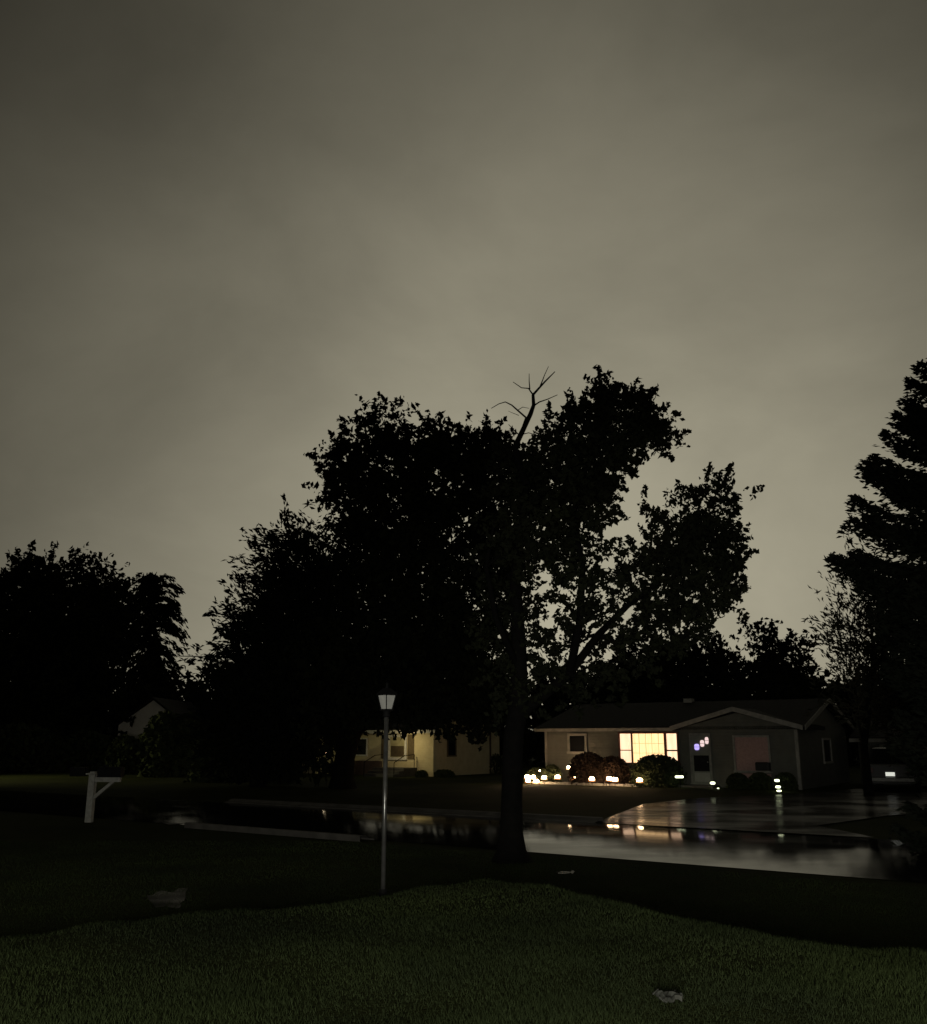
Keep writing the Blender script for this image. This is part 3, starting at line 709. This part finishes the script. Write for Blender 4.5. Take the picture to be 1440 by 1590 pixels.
# front door with three stepped lights
dx0, _ = FA.fx(1073, 1180, -PR); dx1, _ = FA.fx(1106, 1180, -PR)
dr = MB().box(dx0 + .07, dx1 - .07, -PR - .03, -PR + .01, .12, 2.12).build('door', M['door'], hA)
mb = MB(); framebars(mb, dx0, dx1, .08, 2.2, .07, -PR - .07, -PR + .01); mb.build('door_frame', M['trim'], dr)
for (px, py, w2, h2, mt, rnd_) in ((1083, 1160, .105, .125, 'lamp_violet', 1), (1091.3, 1154.5, .085, .135, 'lamp_pinkish', 0), (1098.3, 1150, .075, .14, 'lamp_pinkish', 0)):
    x, z = FA.fx(px, py, -PR)
    prof = [(x + w2 * math.copysign(abs(math.cos(t)) ** .6, math.cos(t)), z + h2 * math.copysign(abs(math.sin(t)) ** .6, math.sin(t))) for t in [2 * math.pi * i / 20 for i in range(20)]]
    lt = MB().prism(prof, 'y', -PR - .055, -PR - .035).build('door_light', M[mt], dr)
    MB().box(x - w2, x + w2, -PR - .064, -PR - .056, z - .008, z + .008).build('glazing_bar', M['door'], lt)
x0, z1 = FA.fx(1078, 1173, -PR); x1, z0 = FA.fx(1103, 1198, -PR)
MB().box(x0, x1, -PR - .045, -PR - .031, z0, z1).build('storm_glass', M['darkglass'], dr)
MB().box(x0, x1, -PR - .05, -PR - .031, .22, z0 - .06).build('kick_panel', M['doorpanel'], dr)
MB().lathe([(.001, -.03), (.03, -.02), (.03, .02), (.001, .03)], 8, (dx1 - .16, -PR - .08, 1.02)).build('handle', M['trim'], dr)
MB().box(dx0 - .3, dx1 + .3, -PR - .9, -PR - .08, 0, .1).build('door_step', M['concrete'], hA)
# pink curtained window
x0, z1 = FA.fx(1138, 1142, -PR); x1, z0 = FA.fx(1200, 1203, -PR); z0 = max(z0, .62)
wn = window(hA, x0, x1, z0, z1, -PR, .08, M['trim'], M['pink'])
MB().box(x0 + .05, x1 - .05, -PR - .04, -PR + .01, .22, z0 - .03).build('lower_panel', M['pink'], hA)
xq0, zq1 = FA.fx(1174, 1184, -PR - .3); xq1, zq0 = FA.fx(1196, 1197, -PR - .3)
ac = MB().box(xq0, xq1, -PR - .42, -PR - .075, zq0, zq1).build('air_conditioner', M['acbody'], wn, bevel=.02)
mb = MB()
for i in range(7): mb.box(xq0 + .04, xq1 - .04, -PR - .435, -PR - .421, zq0 + .05 + i * .045, zq0 + .065 + i * .045)
mb.build('grille', M['black'], ac)
MB().box(xq0 - .04, xq1 + .04, -PR - .38, -PR - .075, zq0 - .06, zq0 - .01).build('support_shelf', M['trim'], wn)
# window in the end wall (faces local +x)
ya, z1 = FA.fy(1276, 1146, LA); yb, _ = FA.fy(1289, 1150, LA); z0 = FA.fy(1280, 1186, LA)[1]
mb = MB(); wv = .09; X = LA
mb.box(X - .01, X + .06, ya, ya + wv, z0 + wv, z1 - wv); mb.box(X - .01, X + .06, yb - wv, yb, z0 + wv, z1 - wv); mb.box(X - .01, X + .06, ya, yb, z1 - wv, z1); mb.box(X - .01, X + .08, ya, yb, z0, z0 + wv)
f = mb.build('window', M['trim'], hA); MB().box(X + .004, X + .02, ya + wv, yb - wv, z0 + wv, z1 - wv).build('pane', M['darkglass'], f)
# chimney vent
vx, vz = FA.fx(1070, 1087, 4.2)
MB().box(vx - .2, vx + .2, 4.0, 4.4, ZR - .1, ZR + .28).build('roof_vent', M['trim'], rfo)

# ------------------------------------------------------------------ low garage on the right
oG = FA.o + Vector((ca_ * (LA + 1.0), -sa_ * (LA + 1.0), 0)) + Vector((sa_ * 6.0, ca_ * 6.0, 0))
gr = empty('low_garage', oG, 'low dark garage with a pale eave line between the grey house and the spruce', 'garage', rz=-ALPHA)
FG = Frame(oG); LG = 7.5
mb = MB(); mb.prism([(0, -.1), (6, -.1), (6, 1.95), (3, 2.7), (0, 1.95)], 'x', 0, LG); mb.build('wall', M['siding'], gr)
mb = MB(); gable_roof(mb, 0, LG, 0, 6, 1.97, 2.72, .3); mb.build('roof', M['roof'], gr)
MB().box(-.3, LG + .3, -.345, -.302, 1.83, 1.99).build('eave_gutter', M['trim'], gr)
mb = MB(); mb.box(.9, 3.4, -.05, .01, .05, 1.72)
dd = mb.build('garage_door', M['door'], gr)
mb = MB()
for i in range(4): mb.box(.95, 3.35, -.065, -.052, .12 + i * .4, .42 + i * .4)
mb.build('door_panel', M['doorpanel'], dd)
window(gr, 4.3, 5.1, .8, 1.6, 0, .07, M['trim'], M['darkglass'])

# ------------------------------------------------------------------ foundation planting of the grey house
def onfac(px, off):
    x, _ = FA.fx(px, 1200, -off)
    return Vector((FA.o.x + x * ca_ - off * sa_, FA.o.y - x * sa_ - off * ca_, 0))
gb = 'foundation bushes in front of the grey house'
for i, (px, rx, top, off, mt, lab) in enumerate([(912, 29, 1171, 1.2, 'bush_red', 'wide reddish brown bush below the small dark window of the grey house'),
        (950, 26, 1177, 1.1, 'bush_red', 'reddish bush below the left part of the lit picture window'),
        (1020, 38, 1175, 1.3, 'bush', 'large round black bush covering the bottom of the lit picture window'),
        (857, 13, 1190, 1.1, 'bush', 'small round bush at the left end of the grey house wall'),
        (838, 20, 1194, .8, 'bush', 'leafy clump lit from within beyond the left corner of the grey house'),
        (1146, 15, 1203, .9, 'bush', 'small dark bush under the left side of the pink blind window'),
        (1180, 17, 1202, .9, 'bush', 'small dark bush under the box sticking out of the pink blind window'),
        (1219, 15, 1202, .9, 'bush', 'small bush with a green lit edge near the right corner of the gable wall')]):
    q = onfac(px, off); bush('bush', lab, px, None, rx, top, q.y, 60 + i, 6500, .13, mt, gb, rough=.16, sq=.7)

# path lights
gl = 'stake lights along the flower bed of the grey house'
def path_light_proto():
    r = empty('path_light', (0, 0, 0), '', 'garden light', gl)
    MB().tube([(0, 0, -.05), (0, 0, .22)], .012, 6).build('stake', M['black'], r)
    MB().lathe([(.085, 0), (.10, .02), (.02, .055), (.001, .06)], 12, (0, 0, .33)).build('cap', M['black'], r)
    MB().lathe([(.001, 0), (.045, .008), (.068, .03), (.075, .055), (.068, .08), (.045, .102), (.001, .11)], 14, (0, 0, .225)).build('lens', M['lamp_warm'], r, smooth=True)
    MB().lathe([(.03, 0), (.15, .012), (.16, .035), (.11, .06), (.03, .03)], 14, (0, 0, .18)).build('halo_dish', M['amber_halo'], r, smooth=True)  # glowing dish added to imitate the lamp's orange halo, not a real part
    return r
def copy_tree(o, parent=None):
    c = o.copy(); col.objects.link(c); c.parent = parent
    for ch in [q for q in bpy.data.objects if q.parent == o]: copy_tree(ch, c)
    return c
proto = path_light_proto()
for ch in list(bpy.data.objects):
    if ch.parent == proto and ch.name.startswith('lens'):
        for v in ch.data.vertices: v.co.x *= 1.45; v.co.y *= 1.45; v.co.z = .225 + (v.co.z - .225) * 1.3
    if ch.parent == proto and ch.name.startswith('cap'):
        for v in ch.data.vertices: v.co.x *= .9; v.co.y *= .9; v.co.z += .04
spots = [(819, 2.0, .0, 'leftmost bright light of the tight cluster beyond the grey house corner'), (828, 2.1, 0, 'second light from the left, low in the cluster beyond the house corner'),
         (838, .9, .22, 'raised light at the top of the cluster beyond the house corner'), (845, 2.15, 0, 'rightmost light of the cluster beyond the house corner'),
         (866, 1.3, 0, 'warm light in front of the small round bush at the wall end'), (885, 1.0, .42, 'highest warm light, at the left edge of the reddish bush'),
         (891, 1.6, .0, 'warm light directly below the highest one'), (919, 2.4, 0, 'lone warm light in front of the middle of the wide reddish bush'),
         (946, 2.2, .02, 'left one of the pair of warm lights under the picture window'), (955, 2.4, 0, 'right one of the pair of warm lights under the picture window'),
         (993, 2.5, 0, 'rightmost warm light, at the left edge of the large black bush'), (820, 2.0, -.16, 'dim low light at the front left of the cluster'), (833, 2.2, -.17, 'low light at the front middle of the cluster')]
for i, (px, off, dz, lab) in enumerate(spots):
    o = proto if i == 0 else copy_tree(proto)
    q = onfac(px, off); o.location = (q.x, q.y, dz + .02); o['label'] = lab; o.rotation_euler.z = i * .7
    if dz > .1: o.scale = (1, 1, 1)
# greenish solar lights
ggl = 'greenish solar spot lights by the gable wall'
def solar(px, off, z, lab, sx=1.0, sz=1.0, m='lamp_green'):
    q = onfac(px, off); r = empty('solar_light', (q.x, q.y, 0), lab, 'garden light', ggl)
    MB().tube([(0, 0, -.05), (0, 0, z)], .014, 6).build('stake', M['black'], r)
    MB().lathe([(.001, 0), (.07 * sx, .01), (.09 * sx, .06 * sz), (.07 * sx, .11 * sz), (.001, .12 * sz)], 12, (0, 0, z)).build('lens', M[m], r, smooth=True)
    MB().lathe([(.10 * sx, 0), (.11 * sx, .012), (.001, .03)], 12, (0, 0, z + .125 * sz)).build('cap', M['black'], r)
solar(1106, 1.3, .16, 'greenish solar light on the ground right of the front door', 1.2, .9)
solar(1114, 1.9, .02, 'tiny low greenish light just right of the one by the door', .5, .35)
solar(1206, 1.7, .34, 'upper greenish light in front of the right gable bush', 1.15, .8)
solar(1207, 2.1, .12, 'middle greenish light of the stack by the right gable bush', 1.15, .8)
solar(1208, 4.3, .10, 'lowest greenish light, alone at the drive edge', 1.0, .55)
q = onfac(1056, 1.7); lt = empty('wall_spot', (q.x, q.y, 0), 'small flat white lamp at the right edge of the large black bush', 'garden light')
MB().tube([(0, 0, -.05), (0, 0, .40)], .014, 6).build('stake', M['black'], lt)
MB().box(-.2, .14, -.05, .05, .40, .49).build('lens', M['lamp_green'], lt, bevel=.03); MB().box(-.22, .16, -.02, .08, .495, .53).build('cap', M['black'], lt)
# edging of the bed
xb0 = FA.fx(812, 1212, -2.6)[0]; xb1 = FA.fx(1000, 1212, -2.8)[0]
mb = MB()
k = 46
for i in range(k):
    x = xb0 + (xb1 - xb0) * i / k; mb.box(x + .01, x + (xb1 - xb0) / k - .01, -1.78 - .03 * math.sin(i), -1.63 - .03 * math.sin(i), -.02, .10 + .012 * math.sin(i * 2.3))
ed = mb.build('bed_edging', M['rock']); ed.location = FA.o; ed.rotation_euler = (0, 0, -ALPHA); tag(ed, 'pale brick edging lit by the garden lights in front of the grey house', 'edging')

# ------------------------------------------------------------------ yellow house
oc = G(673, 1206); FB0 = Frame(oc); lx = FB0.fx(425, 1190)[0]
OB = Vector((oc.x + lx * ca_, oc.y - lx * sa_, 0)); LB = -lx; FB = Frame(OB)
hB = empty('yellow_house', OB, 'pale yellow house half hidden under the broad black tree', 'house', rz=-ALPHA)
DB = FB.fy(776, 1190, LB)[0]; ZB = 2.55
MB().prism([(0, -.1), (DB, -.1), (DB, ZB), (DB / 2, ZB + 1.4), (0, ZB)], 'x', 0, LB).build('wall', M['siding_yellow'], hB)
mb = MB(); gable_roof(mb, 0, LB, 0, DB, ZB + .02, ZB + 1.45, .4); mb.build('roof', M['roof'], hB)
MB().box(-.4, LB + .4, -.45, -.402, ZB - .26, ZB - .08).build('eave_gutter', M['white'], hB)
x0, z1 = FB.fx(604, 1141); x1, z0 = FB.fx(632, 1180); z1 = min(z1, ZB - .25)
f = window(hB, x0, x1, z0, z1, 0, .13, M['white'], M['yellowblind'])
MB().box(x0 + .2, x1 - .2, -.04, -.022, z0 + .18, z0 + (z1 - z0) * .55).build('lower_pane', M['brownpane'], f)
xs0 = FB.fx(635, 1160)[0]; xs1 = FB.fx(641, 1160)[0]
MB().box(x1 + .06, x1 + .5, -.04, .005, z0 + .05, z1).build('shutter', M['shutter'], hB)
MB().box(x0 - .5, x0 - .06, -.04, .005, z0 + .05, z1).build('shutter', M['shutter'], hB)
x0, z1 = FB.fx(553, 1146); x1, z0 = FB.fx(571, 1174); z1 = min(z1, ZB - .25)
window(hB, x0, x1, z0, z1, 0, .07, M['white'], M['darkglass'])
x0, z1 = FB.fx(452, 1150); x1, z0 = FB.fx(464, 1172)
window(hB, x0, x1, z0, z1, 0, .07, M['white'], M['yellowblind'])
# front steps and rail
x0, _ = FB.fx(600, 1190); x1, _ = FB.fx(648, 1190)
mb = MB(); mb.box(x0, x1, -1.2, -.002, -.02, .45); mb.box(x0, x1, -1.6, -1.203, -.02, .30); mb.box(x0, x1, -2.0, -1.603, -.02, .15); st = mb.build('front_steps', M['concrete'], hB)
mb = MB()
for xx in (x0 + .05, x1 - .05):
    mb.tube([(xx, -.2, .45), (xx, -.2, 1.15), (xx, -1.1, 1.1), (xx, -2.0, .75), (xx, -2.0, 0)], .022, 6)
mb.build('handrail', M['black'], st)
xf0 = FB.fx(541, 1190)[0]; 
MB().box(xf0, x0 - .3, -.16, -.002, -.02, .78).build('skirting', M['brick'], hB)
ya, z1 = FB.fy(694, 1147, LB); yb, z0 = FB.fy(708, 1175, LB)
mb = MB(); X = LB; wv = .08
mb.box(X - .01, X + .06, ya, ya + wv, z0 + wv, z1 - wv); mb.box(X - .01, X + .06, yb - wv, yb, z0 + wv, z1 - wv); mb.box(X - .01, X + .06, ya, yb, z1 - wv, z1); mb.box(X - .01, X + .08, ya, yb, z0, z0 + wv)
f = mb.build('window', M['shutter'], hB); MB().box(X + .004, X + .02, ya + wv, yb - wv, z0 + wv, z1 - wv).build('pane', M['darkglass'], f)
yd = FB.fy(761, 1160, LB)[0]
MB().box(LB - .01, LB + .07, yd - .05, yd + .05, 0, ZB).build('downpipe', M['brick'], hB)
# low shrubs by the yellow house
for i, (px, rx, top, off, lab) in enumerate([(690, 16, 1196, .5, 'low dark shrub at the right corner of the yellow house'), (520, 20, 1185, 1.0, 'dark shrub beside the broad tree trunk against the yellow house'), (770, 14, 1172, 0, 'dark shrub at the far right end of the yellow house side wall'), (655, 10, 1197, .8, 'tiny shrub right of the yellow house steps')]):
    Yb = oc.y - 1.0 if px != 770 else oc.y + 5.0
    if px == 520: Yb = oc.y + 1
    bush('bush', lab, px, None, rx, top, Yb, 80 + i, 1200, .12, 'bush', 'shrubs around the yellow house')
# yard lamp whose glow reaches the yellow wall
yp = at(507, 1170, 50.5); yl = empty('yard_lamp', (yp.x, yp.y, 0), 'tiny bright yard lamp on a short post left of the broad tree trunk', 'lamp')
MB().tube([(0, 0, -.05), (0, 0, yp.z - .06)], .03, 8).build('post', M['black'], yl)
MB().lathe([(.001, 0), (.045, .015), (.05, .05), (.045, .085), (.001, .10)], 12, (0, 0, yp.z - .05)).build('globe', M['yardlamp'], yl, smooth=True)
MB().lathe([(.10, 0), (.09, .03), (.001, .08)], 12, (0, 0, yp.z + .055)).build('cap', M['black'], yl)
# stones
for i, (px, py, r, lab) in enumerate([(470, 1199, .16, 'pale round stone on the grass left of the broad tree'), (610, 1203, .2, 'pale stone beside the yellow house steps')]):
    c = G(px, py); rs = random.Random(i); mb = MB(); prof = []
    n = 10; vs = []; 
    for a in range(5):
        t = a / 4 * math.pi / 2 * 1.02
        for j in range(n):
            k = r * rs.uniform(.85, 1.15); vs.append((k * math.cos(t) * math.cos(2 * math.pi * j / n), k * math.cos(t) * math.sin(2 * math.pi * j / n), k * .8 * math.sin(t)))
    fs = [(a * n + j, a * n + (j + 1) % n, (a + 1) * n + (j + 1) % n, (a + 1) * n + j) for a in range(4) for j in range(n)]
    o = MB().add(vs, fs).build('garden_stone', M['rock']); o.location = c; tag(o, lab, 'stone', 'pale stones in the far gardens')

# ------------------------------------------------------------------ pale gable house far left
YC = 66
pk = at(232, 1091, YC); pe = at(182, 1126, YC); pe2 = at(262, 1110, YC)
hC = empty('pale_house', (pe.x, YC, 0), 'distant house showing a pale gable above black bushes on the left', 'house')
wl = pk.x - pe.x; slope = (pk.z - pe.z) / wl; W = 2 * wl + .6
mb = MB(); mb.prism([(0.1, -.1), (W - .1, -.1), (W - .1, pe.z), (W / 2, pe.z + slope * W / 2 - .05), (.1, pe.z)], 'y', 0, 9); mb.build('wall', M['siding_pale'], hC)
mb = MB(); a, zc = W / 2, pe.z + slope * W / 2
mb.prism([(-.4, pe.z - .4 * slope), (a, zc), (W + .4, pe.z - .4 * slope), (W + .4, pe.z - .4 * slope + .16), (a, zc + .16), (-.4, pe.z - .4 * slope + .16)], 'y', -.4, 9.4); mb.build('roof', M['roof'], hC)
window(hC, W * .3, W * .3 + 1.0, 1.0, 2.2, 0, .09, M['white'], M['darkglass'])

# ------------------------------------------------------------------ overhead line
q0, q1 = at(40, 1006, 72), at(470, 1020, 72)
for q, lab in ((q0, 'wooden utility pole hidden behind the left trees'), (q1, 'wooden utility pole hidden behind the spiky tree')):
    r = empty('utility_pole', (q.x, q.y, 0), lab, 'utility pole', 'utility poles carrying the overhead line')
    MB().tube([(0, 0, -.3), (0, 0, q.z + .3)], [.16, .11], 8).build('pole', M['wood'], r)
    MB().box(-.9, .9, -.05, .05, q.z - .12, q.z).build('crossarm', M['wood'], r)
mb = MB(); mb.tube([q0.lerp(q1, i / 16) - Vector((0, 0, .25 * math.sin(math.pi * i / 16))) for i in range(17)], .035, 5)
tag(mb.build('overhead_wire', M['black']), 'thin overhead wire crossing the sky gap between the left trees', 'wire')

# ------------------------------------------------------------------ mailbox
mbp = G(138, 1277); k = 1 / ((at(139, 1277, mbp.y) - at(138, 1277, mbp.y)).length)
mr = empty('mailbox', mbp, 'black mailbox on a white wooden post with an angled brace, on the left lawn', 'mailbox', rz=R(-6))
MB().box(-.075, .075, -.075, .075, -.1, 1.10).build('post', M['post'], mr, bevel=.008)
mb = MB(); mb.box(-.15, .085, -.09, .09, 1.10, 1.135); mb.box(-.06, .06, -.06, .06, 1.136, 1.17); mb.build('post_cap', M['post'], mr, bevel=.006)
MB().box(.076, .70, -.05, .05, .93, 1.04).build('arm', M['post'], mr, bevel=.006)
mb = MB(); mb.prism([(.076, .52), (.076, .62), (.46, .928), (.56, .928)], 'y', -.035, .035); mb.build('brace', M['post'], mr)
prof = [(-.10, 0), (-.10, .14)] + [(-.10 * math.cos(t), .14 + .10 * math.sin(t)) for t in [math.pi * i / 10 for i in range(1, 10)]] + [(.10, .14), (.10, 0)]
mb = MB(); mb.prism([(a, b + 1.045) for a, b in prof], 'x', .15, .72); bx = mb.build('box', M['mailbox'], mr)
mb = MB(); mb.prism([(a * 1.04, b * 1.02 + 1.043) for a, b in prof], 'x', .722, .74); mb.build('box_door', M['mailbox'], bx)
mb = MB(); mb.box(.3, .33, -.115, -.103, 1.14, 1.30); mb.box(.3, .40, -.115, -.103, 1.27, 1.33); mb.build('flag', M['mailbox'], bx)
mb = MB(); mb.box(-.55, -.18, -.10, .10, 1.06, 1.07); mb.box(-.55, -.18, -.10, -.085, 1.07, 1.26); mb.box(-.55, -.18, .085, .10, 1.07, 1.26); mb.box(-.55, -.18, -.10, .10, 1.26, 1.27)
mb.build('newspaper_box', M['mailbox'], mr)

# ------------------------------------------------------------------ lamp post
lb = G(595, 1384, .40); lr = empty('lamp_post', (lb.x, lb.y, hgt(lb.x, lb.y) - .01), 'tall thin lamp post with a four sided unlit lantern on the near lawn', 'lamp post')
ht = at(600, 1105, lb.y).z - hgt(lb.x, lb.y)
MB().tube([(0, 0, -.1), (0, 0, ht - .03)], [.025, .023], 16).build('pole', M['pole'], lr, smooth=True)
MB().lathe([(.055, 0), (.06, .02), (.045, .05), (.04, .10)], 14, (0, 0, 0)).build('base_collar', M['black'], lr)
MB().lathe([(.030, 0), (.042, .02), (.032, .04), (.038, .06), (.055, .075), (.055, .085)], 14, (0, 0, ht - .05)).build('lantern_neck', M['black'], lr, smooth=True)
zb = ht + .036; zt = zb + .145; wb, wt_ = .042, .069
def ring(wd, z): return [(-wd, -wd, z), (wd, -wd, z), (wd, wd, z), (-wd, wd, z)]
lrot = R(47)
gm = MB().add(ring(wb - .004, zb) + ring(wt_ - .004, zt), [(0, 1, 5, 4), (1, 2, 6, 5), (2, 3, 7, 6), (3, 0, 4, 7)]).build('lantern_glass', M['lantern_glass'], lr)
mb = MB()
for sx, sy in ((-1, -1), (1, -1), (1, 1), (-1, 1)): mb.tube([(sx * wb, sy * wb, zb - .01), (sx * wt_, sy * wt_, zt + .01)], .007, 4)
for wd, z in ((wb, zb - .008), (wt_, zt + .008)):
    mb.box(-wd - .01, wd + .01, -wd - .01, wd + .01, z - .009, z + .009)
fm = mb.build('lantern_frame', M['black'], lr)
mb = MB().add(ring(wt_ + .010, zt + .02) + ring(.03, zt + .075), [(0, 3, 2, 1), (0, 1, 5, 4), (1, 2, 6, 5), (2, 3, 7, 6), (3, 0, 4, 7), (4, 5, 6, 7)]); mb.lathe([(.02, 0), (.012, .03), (.018, .045), (.001, .065)], 8, (0, 0, zt + .075))
rf = mb.build('lantern_roof', M['black'], lr)
for o in (gm, fm, rf): o.rotation_euler.z = lrot

# ------------------------------------------------------------------ parked car
cb = G(1386, 1231); YK = cb.y
cr_ = empty('parked_car', (cb.x, cb.y, 0), 'dark parked car seen from behind with a pale lit number plate, by the garage', 'car', rz=-R(30))
mb = MB()   # profile in (y,z): rear at y=0, front at y=4.6
def loft(secs):
    n = 8; vs = []
    for (y, hw, zb_, zt_, tw) in secs:
        vs += [(-hw, y, zb_ + .12), (-hw * .94, y, zb_), (hw * .94, y, zb_), (hw, y, zb_ + .12), (hw, y, zt_ - .15), (tw, y, zt_), (-tw, y, zt_), (-hw, y, zt_ - .15)]
    fs = [tuple(range(n))[::-1], tuple(range((len(secs) - 1) * n, len(secs) * n))]
    for i in range(len(secs) - 1):
        for j in range(n): fs.append((i * n + j, (i + 1) * n + j, (i + 1) * n + (j + 1) % n, i * n + (j + 1) % n))
    return vs, [f[::-1] for f in fs]
mb.add(*loft([(0, .86, .35, .95, .8), (.12, .92, .30, 1.02, .84), (1.2, .93, .25, 1.04, .86), (3.2, .93, .25, 1.0, .86), (4.3, .9, .28, .9, .8), (4.6, .8, .35, .8, .7)]))
body = mb.build('body', M['carpaint'], cr_, smooth=False, bevel=.03)
mb = MB()
mb.add([(-.80, .15, 1.0), (.80, .15, 1.0), (.82, 3.3, .98), (-.82, 3.3, .98), (-.62, .55, 1.62), (.62, .55, 1.62), (.60, 2.3, 1.62), (-.60, 2.3, 1.62)], [(0, 3, 2, 1), (4, 5, 6, 7), (0, 1, 5, 4), (1, 2, 6, 5), (2, 3, 7, 6), (3, 0, 4, 7)])
mb.build('cabin', M['carpaint'], cr_, bevel=.05)
MB().add([(-.66, .20, 1.1), (.66, .20, 1.1), (.56, .46, 1.54), (-.56, .46, 1.54)], [(0, 1, 2, 3)]).build('rear_window', M['darkglass'], cr_)
MB().box(-.84, .84, -.12, .02, .38, .56).build('bumper', M['pole'], cr_, bevel=.03)
MB().box(-.16, .16, -.045, -.012, .60, .74).build('number_plate', M['plate'], cr_)
for s in (-1, 1):
    MB().box(s * .70 - .12, s * .70 + .12, -.03, .06, .70, .90).build('tail_light', M['taillight'], cr_, bevel=.02)
    for y in (.95, 3.7):
        wl_ = MB(); prof = [(.20, -.10), (.32, -.10), (.335, -.05), (.335, .05), (.32, .10), (.20, .10)]
        n = 20; vs = [(z_, r * math.cos(2 * math.pi * j / n), r * math.sin(2 * math.pi * j / n)) for r, z_ in prof for j in range(n)]
        fs = [(i * n + j, i * n + (j + 1) % n, (i + 1) * n + (j + 1) % n, (i + 1) * n + j) for i in range(5) for j in range(n)]
        wh = MB().add(vs, fs).build('wheel', M['tyre'], cr_); wh.location = (s * .84, y, .335)
        vs = [(x_, .2 * math.cos(2 * math.pi * j / n), .2 * math.sin(2 * math.pi * j / n)) for x_ in (-.06, .06) for j in range(n)]
        MB().add(vs, [tuple(range(n))[::-1], tuple(range(n, 2 * n))]).build('rim', M['pole'], wh)

# ------------------------------------------------------------------ litter on the lawn
c = G(1040, 1547, .6); rs = random.Random(3); n = 9; vs = []; fs = []
for j in range(n):
    for i in range(n):
        a, b_ = i / (n - 1) - .5, j / (n - 1) - .5; rr = 1 - .25 * rs.random()
        vs.append((a * .15 * rr, b_ * .20 * rr, .035 + rs.uniform(-.012, .022)))
fs = [(j * n + i, j * n + i + 1, (j + 1) * n + i + 1, (j + 1) * n + i) for j in range(n - 1) for i in range(n - 1) if not ((i in (0, n - 2)) and rs.random() < .5)]
o = MB().add(vs, fs).build('crumpled_paper', M['paper'], bevel=0); o.location = (c.x, c.y, hgt(c.x, c.y) + .01); sd = o.modifiers.new('thick', 'SOLIDIFY'); sd.thickness = .004
tag(o, 'crumpled grey scrap lying on the near lawn at the lower right', 'litter')

# porch lamp of the house the photo is taken from (it lights the near lawn, the lamp post and the mailbox)
ld = bpy.data.lights.new('porch_light', 'SPOT'); ld.energy = 3300; ld.shadow_soft_size = .9; ld.spot_size = R(104); ld.spot_blend = .7; ld.color = (1, .97, .86)
lo = bpy.data.objects.new('porch_light', ld); col.objects.link(lo); lo.location = (-.6, -3.2, 1.6); lo.rotation_euler = (R(90 - 28), 0, R(-9))
# yard lamp behind the left tree
sd_ = bpy.data.lights.new('neighbour_lamp', 'SPOT'); sd_.energy = 800; sd_.spot_size = R(80); sd_.spot_blend = 1; sd_.shadow_soft_size = .15; sd_.color = (1, .90, .66)
so_ = bpy.data.objects.new('neighbour_lamp', sd_); col.objects.link(so_); so_.location = (at(112, 1150, 63.8).x, 63.8, 2.9)
so_.rotation_euler = (so_.location - Vector((at(215, 1120, 66).x, 66, 2.6))).to_track_quat('Z', 'Y').to_euler()
# street lamp beyond the left edge of the frame: it lights a strip of the far lawn
sf = bpy.data.lights.new('street_lamp_light', 'SPOT'); sf.energy = 5500; sf.spot_size = R(64); sf.spot_blend = 1; sf.shadow_soft_size = .15; sf.color = (1, .92, .45)
fo = bpy.data.objects.new('street_lamp_light', sf); col.objects.link(fo); fo.location = (-36, 49, 6.5)
fo.rotation_euler = (fo.location - Vector((-25, 49, 0))).to_track_quat('Z', 'Y').to_euler()
# lamp under the eave of the yellow house
xl, zl = FB.fx(618, 1133, -1.5); gl_ = bpy.data.lights.new('eave_lamp', 'AREA'); gl_.energy = 17; gl_.shape = 'DISK'; gl_.size = .5; gl_.color = (1, .80, .42)
go = bpy.data.objects.new('eave_lamp', gl_); col.objects.link(go); go.location = FB.o + Vector((xl * ca_ - 1.5 * sa_, -xl * sa_ - 1.5 * ca_, 2.1)); go.rotation_euler = (Vector((-sa_, -ca_, 1.1))).to_track_quat('Z', 'Y').to_euler()

# ------------------------------------------------------------------ render settings
scene.view_settings.view_transform = 'Standard'; scene.view_settings.look = 'None'; scene.view_settings.exposure = 0; scene.view_settings.gamma = 1
scene.render.engine = 'CYCLES'
scene.cycles.max_bounces = 5; scene.cycles.diffuse_bounces = 2; scene.cycles.glossy_bounces = 3
scene.cycles.sample_clamp_indirect = 2.0
